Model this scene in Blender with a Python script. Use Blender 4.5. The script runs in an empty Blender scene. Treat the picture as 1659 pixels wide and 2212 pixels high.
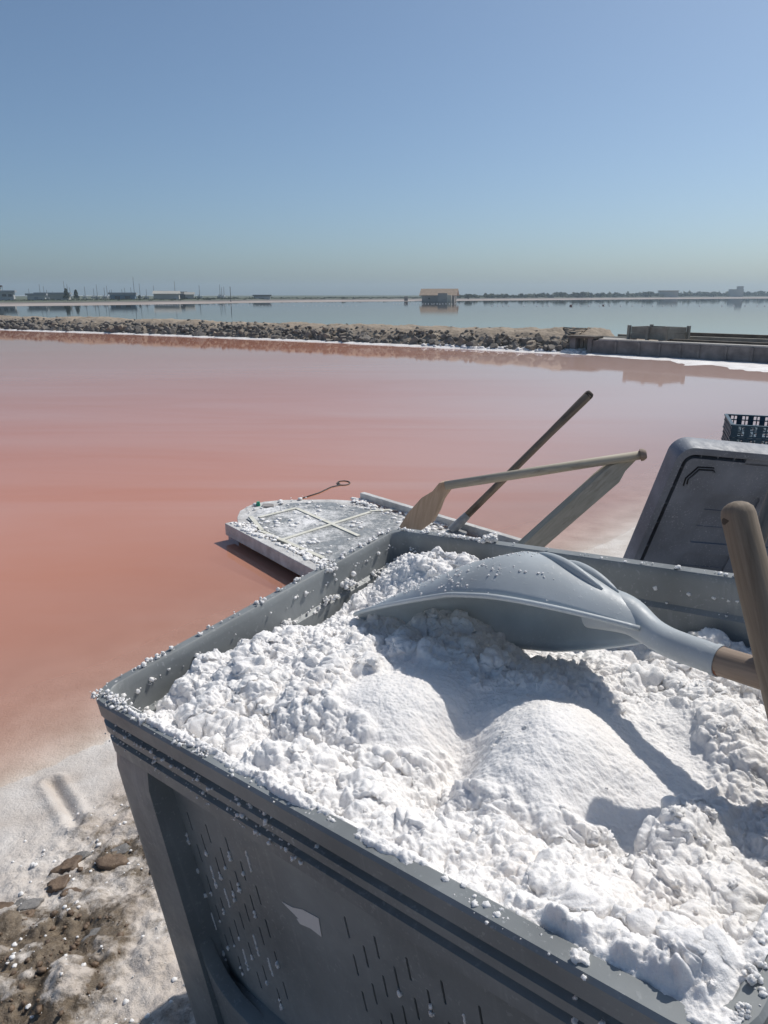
import bpy, bmesh, math, random
import numpy as np
from mathutils import Vector, Matrix, noise as mnoise
from mathutils.geometry import delaunay_2d_cdt
random.seed(7); rng = np.random.default_rng(7)
S = bpy.context.scene
COL = S.collection
rad = math.radians

# ------------------------------------------------------------------ camera
CAM_H = 1.25
FPX, CX, CY, HOR = 1560.0, 829.5, 1106.0, 637.0      # focal length and centre measured on the photograph at 1659 x 2212
PITCH = math.atan((CY - HOR) / FPX)
cd = bpy.data.cameras.new('camera'); cam = bpy.data.objects.new('camera', cd); COL.objects.link(cam)
cam.location = (0, 0, CAM_H); cam.rotation_euler = (math.pi/2 - PITCH, 0, 0)
cd.sensor_fit = 'VERTICAL'; cd.sensor_height = 36; cd.lens = FPX/2212*36
cd.clip_start = 0.02; cd.clip_end = 6000
S.camera = cam
# ------------------------------------------------------------------ sky, sun, exposure
SUN_AZ, SUN_EL = 49.0, 52.0          # azimuth clockwise from the view direction (+Y)
w = bpy.data.worlds.new('World'); S.world = w; w.use_nodes = True
nt = w.node_tree; nt.nodes.clear()
sky = nt.nodes.new('ShaderNodeTexSky'); sky.sky_type = 'NISHITA'; sky.sun_disc = False
sky.sun_elevation = rad(SUN_EL); sky.sun_rotation = rad(SUN_AZ)
sky.air_density = 0.9; sky.dust_density = 3.5; sky.ozone_density = 6.0; sky.altitude = 1000
bg = nt.nodes.new('ShaderNodeBackground'); bg.inputs['Strength'].default_value = 0.116
wo = nt.nodes.new('ShaderNodeOutputWorld')
hsv = nt.nodes.new('ShaderNodeHueSaturation'); hsv.inputs['Saturation'].default_value = .93
nt.links.new(sky.outputs[0], hsv.inputs['Color']); tn = nt.nodes.new('ShaderNodeMix'); tn.data_type = 'RGBA'; tn.blend_type = 'MULTIPLY'; tn.inputs[0].default_value = 1; tn.inputs[7].default_value = (.95, 1.03, 1.0, 1)
nt.links.new(hsv.outputs[0], tn.inputs[6]); nt.links.new(tn.outputs[2], bg.inputs['Color']); nt.links.new(bg.outputs[0], wo.inputs['Surface'])
sd = bpy.data.lights.new('sun', 'SUN'); sun = bpy.data.objects.new('sun', sd); COL.objects.link(sun)
sd.energy = 4.4; sd.angle = rad(0.53); sd.color = (1.0, 0.955, 0.89)
SUNV = Vector((math.sin(rad(SUN_AZ))*math.cos(rad(SUN_EL)), math.cos(rad(SUN_AZ))*math.cos(rad(SUN_EL)), math.sin(rad(SUN_EL))))
sun.rotation_euler = SUNV.to_track_quat('Z', 'Y').to_euler(); sun.location = SUNV*40
vs = S.view_settings; vs.view_transform = 'Standard'; vs.look = 'None'; vs.gamma = 1; vs.exposure = -0.24

# ------------------------------------------------------------------ measuring helpers
_F = Vector((0, math.cos(PITCH), -math.sin(PITCH))); _U = Vector((0, math.sin(PITCH), math.cos(PITCH)))
ORG = Vector((0, 0, CAM_H))
def at(x, y, d):                       # place at forward distance d
    return ORG + Vector((1, 0, 0))*((x-CX)/FPX*d) + _F*d + _U*((CY-y)/FPX*d)
def gz(x, y, z=0.0):                   # place on a level surface
    r = Vector((1, 0, 0))*((x-CX)/FPX) + _F + _U*((CY-y)/FPX)
    return ORG + r*((z-CAM_H)/r.z)

# ------------------------------------------------------------------ noise
def _hash(ix, iy, seed):
    h = (ix.astype(np.int64)*374761393 + iy.astype(np.int64)*668265263 + seed*982451653) & 0xffffffff
    h = ((h ^ (h >> 13))*1274126177) & 0xffffffff
    return ((h ^ (h >> 16)) & 0xffff)/65535.0
def vnoise(x, y, seed=0):
    ix = np.floor(x); iy = np.floor(y); fx = x-ix; fy = y-iy
    fx = fx*fx*fx*(fx*(fx*6-15)+10); fy = fy*fy*fy*(fy*(fy*6-15)+10)
    a = _hash(ix, iy, seed); b = _hash(ix+1, iy, seed); c = _hash(ix, iy+1, seed); d = _hash(ix+1, iy+1, seed)
    return (a*(1-fx)+b*fx)*(1-fy) + (c*(1-fx)+d*fx)*fy
def fbm(x, y, o=4, seed=0):
    s = 0; a = .5; t = 0
    for k in range(o):
        s = s + a*vnoise(x*2**k+17.3*k, y*2**k-9.1*k, seed+k); t += a; a *= .5
    return s/t
def sstep(a, b, x):
    t = np.clip((x-a)/(b-a), 0, 1); return t*t*(3-2*t)

# ------------------------------------------------------------------ materials
class NG:
    def __init__(s, name):
        s.m = bpy.data.materials.new(name); s.m.use_nodes = True; s.t = s.m.node_tree; s.t.nodes.clear()
        s.out = s.n('ShaderNodeOutputMaterial')
    def n(s, typ, **kw):
        nd = s.t.nodes.new(typ)
        for k, v in kw.items(): setattr(nd, k, v)
        return nd
    def l(s, a, b): s.t.links.new(a, b)
    def put(s, sock, v):
        if isinstance(v, bpy.types.NodeSocket): s.l(v, sock)
        elif isinstance(v, (tuple, list)) and sock.type == 'RGBA' and len(v) == 3: sock.default_value = (*v, 1)
        else: sock.default_value = v
    def coord(s, kind='Object', scale=(1, 1, 1)):
        if kind.startswith('attr:'):
            c = s.n('ShaderNodeAttribute', attribute_name=kind[5:]).outputs['Vector']
        elif kind == 'World': c = s.n('ShaderNodeNewGeometry').outputs['Position']
        else: c = s.n('ShaderNodeTexCoord').outputs[kind]
        m = s.n('ShaderNodeMapping'); m.inputs['Scale'].default_value = scale; s.l(c, m.inputs['Vector']); return m.outputs[0]
    def noise(s, vec, scale, detail=4, rough=.55, dist=0):
        n = s.n('ShaderNodeTexNoise'); s.l(vec, n.inputs['Vector'])
        n.inputs['Scale'].default_value = scale; n.inputs['Detail'].default_value = detail
        n.inputs['Roughness'].default_value = rough; n.inputs['Distortion'].default_value = dist
        return n.outputs['Fac']
    def ramp(s, fac, stops):
        r = s.n('ShaderNodeValToRGB'); e = r.color_ramp.elements
        while len(e) < len(stops): e.new(.5)
        for i, (p, c) in enumerate(stops):
            e[i].position = p; e[i].color = (*c, 1) if isinstance(c, (tuple, list)) else (c, c, c, 1)
        s.l(fac, r.inputs['Fac']); return r.outputs['Color']
    def mix(s, fac, a, b, mode='MIX'):
        m = s.n('ShaderNodeMix', data_type='RGBA', blend_type=mode)
        s.put(m.inputs[0], fac); s.put(m.inputs[6], a); s.put(m.inputs[7], b); return m.outputs[2]
    def math(s, op, a, b=0.0, c=0.0):
        m = s.n('ShaderNodeMath', operation=op); s.put(m.inputs[0], a); s.put(m.inputs[1], b); s.put(m.inputs[2], c); return m.outputs[0]
    def bump(s, h, strength=.3, dist=.01):
        b = s.n('ShaderNodeBump'); b.inputs['Strength'].default_value = strength; b.inputs['Distance'].default_value = dist
        s.l(h, b.inputs['Height']); return b.outputs['Normal']
    def pbr(s, col, rough=.6, normal=None, **kw):
        p = s.n('ShaderNodeBsdfPrincipled'); s.put(p.inputs['Base Color'], col); s.put(p.inputs['Roughness'], rough)
        if normal is not None: s.l(normal, p.inputs['Normal'])
        for k, v in kw.items(): s.put(p.inputs[k], v)
        return p
    def fin(s, sh): s.l(sh.outputs[0] if not isinstance(sh, bpy.types.NodeSocket) else sh, s.out.inputs['Surface']); return s.m
M = {}
def mat_noise(name, a, b, scale=8, rough=.7, bumps=.2, bdist=.005, coord='World', bscale=None, **kw):
    g = NG(name); c = g.coord(coord); n = g.noise(c, scale, 6)
    col = g.ramp(n, [(.3, a), (.7, b)])
    M[name] = g.fin(g.pbr(col, rough, g.bump(g.noise(c, bscale or scale*4, 5), bumps, bdist), **kw)); return M[name]
def mat_wood(name, a, b, dark, rough=.75):
    g = NG(name); c = g.coord('attr:uvw', (1, 1, .06)); n = g.noise(c, 90, 6, .65, .6)
    c2 = g.coord('attr:uvw', (1, 1, .3)); n2 = g.noise(c2, 22, 5, .6)
    col = g.ramp(n, [(.3, a), (.68, b)])
    col = g.mix(g.math('MULTIPLY', g.ramp(n2, [(.55, 0.0), (.72, 1.0)]), .75), col, dark)
    M[name] = g.fin(g.pbr(col, rough, g.bump(n, .5, .0015)))
def mat_plastic(name, base, salt=.0, rough=.48, scuff=.25, spec=.45):
    # moulded plastic, dusty, with dried salt film and scuffs
    g = NG(name); c = g.coord('Object')
    n = g.noise(c, 5, 5); f = g.noise(c, 60, 6, .7); st = g.noise(g.coord('Object', (60, 60, 3)), 1.2, 5, .65)
    hi = tuple(min(1, v*1.35+.02) for v in base); lo = tuple(v*.72 for v in base)
    col = g.ramp(n, [(.3, lo), (.7, hi)])
    col = g.mix(g.math('MULTIPLY', g.ramp(st, [(.56, 0.0), (.75, 1.0)]), scuff), col, (.45, .46, .46))
    sp = g.noise(c, 190, 3, .6); sm = g.noise(c, 14, 4, .6)
    k = g.math('MULTIPLY', g.ramp(sp, [(.60, 0.0), (.66, 1.0)]), g.ramp(sm, [(.40, 0.0), (.62, 1.0)]))
    col = g.mix(g.math('MULTIPLY', k, salt), col, (.78, .79, .80))
    r = g.ramp(f, [(.3, rough-.1), (.7, rough+.14)])
    h = g.math('ADD', g.math('MULTIPLY', f, .25), g.math('MULTIPLY', k, salt))
    M[name] = g.fin(g.pbr(col, r, g.bump(h, .25, .002), **{'Specular IOR Level': spec}))

def make_materials():
    # salt -----------------------------------------------------------
    g = NG('salt'); c = g.coord('Object')
    big = g.noise(c, 9, 4); fine = g.noise(c, 700, 3, .7); mid = g.noise(c, 160, 5, .65)
    col = g.ramp(big, [(.25, (.83, .805, .785)), (.55, (.86, .835, .81)), (.8, (.85, .80, .755))])
    pk = g.noise(c, 26, 4, .6)
    col = g.mix(g.math('MULTIPLY', g.ramp(pk, [(.70, 0.0), (.80, 1.0)]), .45), col, (.66, .40, .30))
    h = g.math('ADD', g.math('MULTIPLY', mid, 1.0), g.math('MULTIPLY', fine, .55))
    rg = g.ramp(g.noise(c, 900, 1), [(.35, .22), (.6, .75)])
    M['salt'] = g.fin(g.pbr(col, rg, g.bump(h, .75, .0020), **{'Subsurface Weight': .40, 'Subsurface Radius': (1.0, .97, .93), 'Subsurface Scale': .007, 'Specular IOR Level': .35}))
    g = NG('salt_crust'); c = g.coord('World'); n = g.noise(c, 3, 6)
    M['salt_crust'] = g.fin(g.pbr(g.ramp(n, [(.3, (.62, .58, .56)), (.65, (.82, .80, .78))]), .7, g.bump(g.noise(c, 30, 6), .6, .03)))
    mat_plastic('bin_grey', (.200, .212, .212), salt=.18)
    mat_plastic('bin_inner', (.150, .156, .152), salt=.8)
    mat_plastic('lid_grey', (.155, .172, .205), salt=.3, rough=.55, scuff=.12)
    mat_plastic('scoop_blue', (.54, .58, .60), salt=.5, rough=.40, scuff=.12, spec=.45)
    t_ = M['scoop_blue'].node_tree; pb = next(n for n in t_.nodes if n.type == 'BSDF_PRINCIPLED'); ou = next(n for n in t_.nodes if n.type == 'OUTPUT_MATERIAL')
    tl = t_.nodes.new('ShaderNodeBsdfTranslucent'); tl.inputs[0].default_value = (.45, .47, .47, 1); mx = t_.nodes.new('ShaderNodeMixShader'); mx.inputs[0].default_value = .28
    t_.links.new(pb.outputs[0], mx.inputs[1]); t_.links.new(tl.outputs[0], mx.inputs[2]); t_.links.new(mx.outputs[0], ou.inputs['Surface'])
    mat_plastic('crate_navy', (.012, .050, .080), salt=.05, rough=.45, scuff=.02)
    g = NG('dark_gap'); M['dark_gap'] = g.fin(g.pbr((.012, .012, .013), .9))
    mat_wood('wood_weathered', (.13, .098, .068), (.28, .22, .16), (.055, .04, .03))
    mat_wood('wood_grey', (.12, .105, .085), (.24, .215, .18), (.06, .05, .04))
    mat_wood('wood_pale', (.36, .32, .24), (.52, .46, .36), (.20, .15, .10))
    mat_wood('wood_brown', (.20, .145, .105), (.33, .25, .19), (.11, .065, .04))
    mat_wood('wood_red', (.42, .29, .195), (.56, .41, .295), (.30, .20, .13))
    g = NG('wood_end'); M['wood_end'] = g.fin(g.pbr((.05, .038, .028), .9))
    mat_noise('rust', (.16, .05, .02), (.30, .13, .06), 60, .85)
    mat_noise('steel', (.25, .25, .25), (.42, .42, .41), 20, .5, Metallic=.3)
    mat_noise('boat_white', (.40, .385, .37), (.66, .65, .63), 14, .75, .8, .008)
    mat_noise('boat_hull', (.22, .20, .19), (.36, .34, .32), 6, .7)
    g = NG('boat_deck'); c = g.coord('World'); n = g.noise(c, 5, 7, .65, .4); m2 = g.noise(c, 42, 5, .7)
    k = g.ramp(g.math('ADD', g.math('MULTIPLY', n, .70), g.math('MULTIPLY', m2, .30)), [(.45, 0.0), (.60, 1.0)])
    col = g.mix(k, g.ramp(m2, [(.3, (.20, .205, .20)), (.7, (.33, .335, .33))]), (.78, .77, .76))
    M['boat_deck'] = g.fin(g.pbr(col, g.mix(k, (.3, .3, .3), (.75, .75, .75)), g.bump(g.math('ADD', k, g.math('MULTIPLY', m2, .5)), .6, .01)))
    mat_noise('strap_cream', (.56, .54, .45), (.72, .70, .62), 25, .7)
    mat_noise('green_cap', (.02, .25, .15), (.03, .33, .2), 20, .5)
    mat_noise('rope_dark', (.05, .05, .05), (.12, .11, .10), 60, .8)
    mat_noise('rock', (.095, .082, .07), (.27, .24, .205), 3.2, .85, .7, .03)
    mat_noise('rock_tan', (.20, .165, .125), (.36, .30, .23), 4, .85, .7, .03)
    mat_noise('stone_brown', (.085, .055, .035), (.21, .145, .095), 30, .6, .6, .004)
    mat_noise('stone_grey', (.10, .095, .09), (.25, .235, .22), 30, .6, .6, .004)
    mat_noise('concrete', (.12, .105, .10), (.26, .235, .22), 4.5, .85, .4, .01)
    mat_noise('concrete_pale', (.34, .32, .29), (.48, .45, .41), 3, .85, .4, .01)
    mat_noise('timber_dark', (.08, .065, .05), (.17, .145, .115), 5, .85, .4, .01)
    mat_noise('timber_grey', (.21, .195, .165), (.34, .32, .27), 5, .85, .4, .01)
    mat_noise('earth_tan', (.24, .19, .14), (.38, .31, .235), 2.5, .95, .8, .05)
    mat_noise('far_sand', (.26, .21, .18), (.42, .36, .32), .12, .95, .0)
    mat_noise('far_mud', (.10, .085, .075), (.17, .15, .13), .1, .95, .0)
    mat_noise('scrub', (.030, .040, .022), (.085, .10, .055), .5, .9, .0)
    mat_noise('scrub_olive', (.055, .065, .035), (.12, .13, .075), .5, .9, .0)
    mat_noise('bark', (.08, .06, .045), (.15, .12, .09), 2, .9, .0)
    mat_noise('roof_tile', (.28, .20, .135), (.39, .285, .20), 1.6, .9, .0)
    mat_noise('hut_wall', (.20, .175, .15), (.27, .24, .205), .7, .9, .0)
    mat_noise('hut_pale', (.36, .32, .24), (.44, .40, .31), .7, .9, .0)
    mat_noise('build_white', (.40, .40, .39), (.52, .52, .51), .2, .9, .0)
    mat_noise('build_beige', (.36, .34, .30), (.46, .44, .39), .1, .9, .0)
    mat_noise('build_blue', (.10, .16, .22), (.14, .21, .28), .2, .7, .0)
    mat_noise('build_grey', (.22, .23, .24), (.32, .33, .34), .2, .9, .0)
    mat_noise('build_dark', (.07, .065, .06), (.11, .10, .09), .2, .9, .0)
    mat_noise('mast', (.20, .20, .20), (.30, .30, .30), 2, .5, .0)
    mat_noise('float_white', (.62, .60, .57), (.74, .72, .70), 3, .7, .0)
    mat_noise('bird_dark', (.10, .05, .045), (.20, .10, .09), 6, .8, .0)
    g = NG('glass_dark'); M['glass_dark'] = g.fin(g.pbr((.03, .035, .04), .15))
    # beach: salt, mud and sand, driven by a painted mix attribute of the deposit itself
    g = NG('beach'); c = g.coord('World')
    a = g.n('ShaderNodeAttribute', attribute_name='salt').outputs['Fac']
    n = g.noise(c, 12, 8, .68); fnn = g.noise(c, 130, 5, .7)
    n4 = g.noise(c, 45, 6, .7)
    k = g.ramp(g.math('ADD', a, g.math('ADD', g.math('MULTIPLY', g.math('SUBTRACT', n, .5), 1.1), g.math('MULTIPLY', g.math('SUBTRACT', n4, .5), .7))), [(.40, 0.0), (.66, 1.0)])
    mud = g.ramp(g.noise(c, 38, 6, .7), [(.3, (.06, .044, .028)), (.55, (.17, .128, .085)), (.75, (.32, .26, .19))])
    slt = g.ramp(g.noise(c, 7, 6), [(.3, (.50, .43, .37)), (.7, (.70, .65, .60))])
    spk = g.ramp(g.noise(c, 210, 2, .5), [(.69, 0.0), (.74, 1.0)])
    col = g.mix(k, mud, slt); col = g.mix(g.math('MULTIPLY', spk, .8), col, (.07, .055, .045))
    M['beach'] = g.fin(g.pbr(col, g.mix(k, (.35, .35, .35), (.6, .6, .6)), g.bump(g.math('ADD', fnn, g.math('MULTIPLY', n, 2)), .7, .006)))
    # brine: cloudy pink, opacity follows depth; mirror-like skin
    def brine(name, c1, c2, c3, attr=True, ripple=.05):
        g = NG(name); c = g.coord('World', (.35, 1.0, 1)); n = g.noise(c, .8, 5, .6, .8); n2 = g.noise(g.coord('World', (.10, .6, 1)), .9, 6, .6, 1.0)
        col = g.ramp(n, [(.32, c1), (.68, c2)])
        col = g.mix(g.math('MULTIPLY', g.ramp(n2, [(.42, 0.0), (.72, 1.0)]), .45), col, c3)
        if attr:
            sx = g.n('ShaderNodeSeparateXYZ'); g.l(g.n('ShaderNodeNewGeometry').outputs['Position'], sx.inputs[0])
            mr = g.n('ShaderNodeMapRange'); mr.interpolation_type = 'SMOOTHSTEP'; g.l(g.math('ADD', sx.outputs[0], g.math('MULTIPLY', n2, 3.0)), mr.inputs[0]); mr.inputs[1].default_value = -0.5; mr.inputs[2].default_value = 5.5
            col = g.mix(g.math('MULTIPLY', mr.outputs[0], .80), col, (.60, .46, .41))
        rp = g.noise(g.coord('World', (1, 2.2, 1)), 5.0, 3, .5)
        nm = g.bump(rp, ripple, .01)
        d = g.n('ShaderNodeBsdfDiffuse'); g.put(d.inputs['Color'], col)
        body = d.outputs[0]
        if attr:
            dep = g.n('ShaderNodeAttribute', attribute_name='depth').outputs['Fac']
            op = g.math('SUBTRACT', 1.0, g.math('POWER', 2.71828, g.math('MULTIPLY', dep, -26.0)))
            tr = g.n('ShaderNodeBsdfTransparent'); tint = g.mix(op, (1, 1, 1), (.95, .72, .64)); g.put(tr.inputs['Color'], tint)
            ms = g.n('ShaderNodeMixShader'); g.l(op, ms.inputs[0]); g.l(tr.outputs[0], ms.inputs[1]); g.l(body, ms.inputs[2]); body = ms.outputs[0]
        gl = g.n('ShaderNodeBsdfGlossy'); gl.inputs['Roughness'].default_value = .02; g.l(nm, gl.inputs['Normal'])
        fr = g.n('ShaderNodeFresnel'); fr.inputs['IOR'].default_value = 1.36; g.l(nm, fr.inputs['Normal'])
        m2 = g.n('ShaderNodeMixShader'); g.l(fr.outputs[0], m2.inputs[0]); g.l(body, m2.inputs[1]); g.l(gl.outputs[0], m2.inputs[2])
        M[name] = g.fin(m2.outputs[0])
    brine('brine_pink', (.53, .218, .130), (.55, .250, .168), (.58, .35, .29))
    brine('brine_far', (.36, .22, .21), (.40, .26, .25), (.42, .29, .28), attr=False, ripple=.04)
make_materials()

# ------------------------------------------------------------------ mesh helpers
class MB:
    def __init__(s): s.v = []; s.f = []; s.a = []
    def add(s, vs_, fs, uvw=None):
        o = len(s.v); s.v += [tuple(p) for p in vs_]; s.f += [tuple(i+o for i in q) for q in fs]
        s.a += [tuple(p) for p in (uvw if uvw is not None else vs_)]; return s
    def box(s, c, size, R=None):
        c = Vector(c); hx, hy, hz = (q/2 for q in size)
        loc = [Vector((x, y, z)) for z in (-hz, hz) for y in (-hy, hy) for x in (-hx, hx)]
        vs_ = [c + (R @ p if R is not None else p) for p in loc]
        k = max(range(3), key=lambda i: size[i]); perm = {0: (1, 2, 0), 1: (0, 2, 1), 2: (0, 1, 2)}[k]; j = random.random()*3
        uvw = [(p[perm[0]]+j, p[perm[1]]+j, p[perm[2]]) for p in loc]
        return s.add(vs_, [(0, 2, 3, 1), (4, 5, 7, 6), (0, 1, 5, 4), (2, 6, 7, 3), (0, 4, 6, 2), (1, 3, 7, 5)], uvw)
    def bbox(s, p0, p1): p0 = Vector(p0); p1 = Vector(p1); return s.box((p0+p1)/2, [abs(v) for v in (p1-p0)])
    def tube(s, pts, rr, n=14, cap=True, round_end=0, wob=0.0):
        pts = [Vector(p) for p in pts]; rr = list(rr) if hasattr(rr, '__len__') else [rr]*len(pts)
        if round_end:
            e = (pts[-1]-pts[-2]).normalized(); r = rr[-1]; b = pts[-1] - e*r*round_end; pts[-1] = b
            for k in (.45, .75, .93, .995): pts.append(b + e*r*round_end*k); rr.append(r*math.sqrt(max(0, 1-k*k))+r*.02)
        vs_ = []; uv = []; L = 0; fs = []; prev = None; j = random.random()*5
        for i, p in enumerate(pts):
            t = (pts[min(i+1, len(pts)-1)] - pts[max(i-1, 0)]).normalized()
            if prev is None:
                x = t.orthogonal().normalized()
            else:
                x = (prev - t*prev.dot(t)).normalized(); L += (p-pts[i-1]).length
            prev = x; y = t.cross(x)
            for k in range(n):
                a = 2*math.pi*k/n; r = rr[i]*(1+wob*mnoise.noise(Vector((math.cos(a), math.sin(a), L*6+j))))
                vs_.append(p + x*(r*math.cos(a)) + y*(r*math.sin(a))); uv.append((rr[i]*math.cos(a)+j, rr[i]*math.sin(a)+j, L))
        for i in range(len(pts)-1):
            for k in range(n): fs.append((i*n+k, i*n+(k+1) % n, (i+1)*n+(k+1) % n, (i+1)*n+k))
        if cap: fs.append(tuple(range(n-1, -1, -1))); fs.append(tuple((len(pts)-1)*n+k for k in range(n)))
        return s.add(vs_, fs, uv)
    def prism(s, poly, ext):           # 3-D polygon pushed by a vector
        n = len(poly); a = [Vector(p) for p in poly]; b = [p+Vector(ext) for p in a]
        fs = [tuple(range(n-1, -1, -1)), tuple(range(n, 2*n))] + [(i, (i+1) % n, n+(i+1) % n, n+i) for i in range(n)]
        d = (a[n//2]-a[0]).normalized(); e = Vector(ext).normalized(); q = d.cross(e)
        uv = [(p.dot(q), p.dot(e), p.dot(d)) for p in a+b]
        return s.add(a+b, fs, uv)
    def build(s, name, mat, parent=None, smooth=False, bevel=0, loc=None):
        me = bpy.data.meshes.new(name); me.from_pydata(s.v, [], s.f)
        at_ = me.attributes.new('uvw', 'FLOAT_VECTOR', 'POINT'); at_.data.foreach_set('vector', np.array(s.a, dtype=np.float32).ravel())
        bm = bmesh.new(); bm.from_mesh(me); bmesh.ops.recalc_face_normals(bm, faces=bm.faces)
        if bevel: bmesh.ops.bevel(bm, geom=bm.edges[:], offset=bevel, segments=2, affect='EDGES', profile=.6, clamp_overlap=True)
        bm.to_mesh(me); bm.free()
        return link(name, me, mat, parent, smooth, loc)
def link(name, me, mat, parent=None, smooth=False, loc=None):
    if mat is not None: me.materials.append(M[mat] if isinstance(mat, str) else mat)
    if smooth:
        me.polygons.foreach_set('use_smooth', [True]*len(me.polygons))
        if smooth == 'auto':
            me.set_sharp_from_angle(angle=rad(38))
    o = bpy.data.objects.new(name, me); COL.objects.link(o)
    if parent is not None: o.parent = parent
    if loc is not None: o.location = loc
    return o
def tag(o, label=None, cat=None, group=None, kind=None):
    if label: o['label'] = label
    if cat: o['category'] = cat
    if group: o['group'] = group
    if kind: o['kind'] = kind
    return o
def empty(name, loc=(0, 0, 0), rot=None):
    o = bpy.data.objects.new(name, None); COL.objects.link(o); o.empty_display_size = .1
    o.location = loc
    if rot is not None: o.rotation_euler = rot.to_euler()
    return o
def grid_mesh(name, X, Y, Z, attrs=None):
    ny, nx = X.shape
    co = np.stack([X, Y, Z], -1).reshape(-1, 3).astype(np.float32)
    idx = np.arange(nx*ny).reshape(ny, nx)
    q = np.stack([idx[:-1, :-1], idx[:-1, 1:], idx[1:, 1:], idx[1:, :-1]], -1).reshape(-1, 4)
    me = bpy.data.meshes.new(name); me.vertices.add(len(co)); me.vertices.foreach_set('co', co.ravel())
    me.loops.add(q.size); me.loops.foreach_set('vertex_index', q.ravel().astype(np.int32))
    me.polygons.add(len(q)); me.polygons.foreach_set('loop_start', np.arange(0, q.size, 4, dtype=np.int32))
    me.update(calc_edges=True)
    for k, v in (attrs or {}).items():
        a = me.attributes.new(k, 'FLOAT', 'POINT'); a.data.foreach_set('value', v.ravel().astype(np.float32))
    return me
# lumps: noisy icospheres merged into one mesh
def ico(sub):
    bm = bmesh.new(); bmesh.ops.create_icosphere(bm, subdivisions=sub, radius=1)
    v = np.array([p.co[:] for p in bm.verts]); f = np.array([[q.index for q in t.verts] for t in bm.faces]); bm.free(); return v, f
ICO = {k: ico(k) for k in (1, 2, 3)}
LUMPS = {}
def lump_shapes(sub, n=14, amp=.35, fr=1.6):
    k = (sub, amp, fr)
    if k not in LUMPS:
        v, f = ICO[sub]; out = []
        for i in range(n):
            o = Vector((i*7.3, i*3.1, i*5.7)); r = []
            for p in v:
                q = Vector(p)*fr+o
                r.append(1 + amp*mnoise.noise(q) + amp*.7*mnoise.noise(q*2.3) + amp*.45*mnoise.noise(q*5.1))
            out.append(v*np.array(r)[:, None])
        LUMPS[k] = (out, f)
    return LUMPS[k]
def lumps_mesh(name, items, sub=2, amp=.35, fr=1.6):
    """items: (position, radius, flatten along local z, optional 3x3)"""
    sh, f = lump_shapes(sub, amp=amp, fr=fr); V = []; Fc = []; o = 0
    for (p, r, fl, Rm) in items:
        v = sh[random.randrange(len(sh))]; a = random.random()*6.283
        c, s_ = math.cos(a), math.sin(a)
        v = v @ np.array([[c, s_, 0], [-s_, c, 0], [0, 0, 1]]); v = v*np.array([r, r*random.uniform(.75, 1.1), r*fl])
        if Rm is not None: v = v @ np.array(Rm).T
        V.append(v+np.array(p)); Fc.append(f+o); o += len(v)
    V = np.concatenate(V); Fc = np.concatenate(Fc)
    me = bpy.data.meshes.new(name); me.vertices.add(len(V)); me.vertices.foreach_set('co', V.astype(np.float32).ravel())
    me.loops.add(Fc.size); me.loops.foreach_set('vertex_index', Fc.ravel().astype(np.int32))
    me.polygons.add(len(Fc)); me.polygons.foreach_set('loop_start', np.arange(0, Fc.size, 3, dtype=np.int32)); me.update(calc_edges=True)
    return me
def wparent(o, e):
    o.parent = e; o.matrix_parent_inverse = Matrix.LocRotScale(e.location, e.rotation_euler, None).inverted(); return o
def poly_dist(px, py, pts):
    """signed distance to a polyline (positive on its right-hand side walking along it) and arc position"""
    best = np.full(px.shape, 1e9); sgn = np.ones(px.shape)
    for (ax, ay), (bx, by) in zip(pts[:-1], pts[1:]):
        dx, dy = bx-ax, by-ay; L2 = dx*dx+dy*dy
        t = np.clip(((px-ax)*dx+(py-ay)*dy)/L2, 0, 1); ex = px-(ax+t*dx); ey = py-(ay+t*dy)
        dd = np.hypot(ex, ey); m = dd < best
        best = np.where(m, dd, best); sgn = np.where(m, np.sign(dx*(-ey)+dy*ex), sgn)
    return best*sgn

# ================================================================== SETTING
SHORE = [(-20, -60), (-3.2, -6), (-1.75, 0.2), (-1.28, 1.15), (-.98, 1.62), (-.35, 2.35), (.45, 2.95), (1.12, 3.5), (2.1, 4.5), (3.6, 6.3), (7.2, 9.0), (14, 11), (60, 14), (3000, 30)]
BIN_BASE_Z = .10
def ground_h(x, y):
    d = poly_dist(x, y, SHORE)
    wob = (fbm(x*2.2, y*2.2, 3, 5)-.5)*.10
    d = d + wob
    up = .155*np.minimum(d, 1.6) + .02*np.maximum(d-1.6, 0)*np.exp(-np.maximum(d-1.6, 0)/4)
    dn = -.055*np.minimum(-d, 5)
    return np.where(d > 0, up, dn), d
def stretch(lo, hi, a, b, step, k=1.18):
    mid = np.arange(a, b+1e-6, step); l = [a]; s = step
    while l[-1] > lo: s *= k; l.append(l[-1]-s)
    r = [b]; s = step
    while r[-1] < hi: s *= k; r.append(r[-1]+s)
    return np.concatenate([np.array(l[:0:-1]), mid, np.array(r[1:])])
gx = stretch(-1500, 1500, -1.45, .25, .0042); gy = stretch(-40, 2500, .55, 2.05, .0042)
GX, GY = np.meshgrid(gx, gy); GZ, GD = ground_h(GX, GY)
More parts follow.
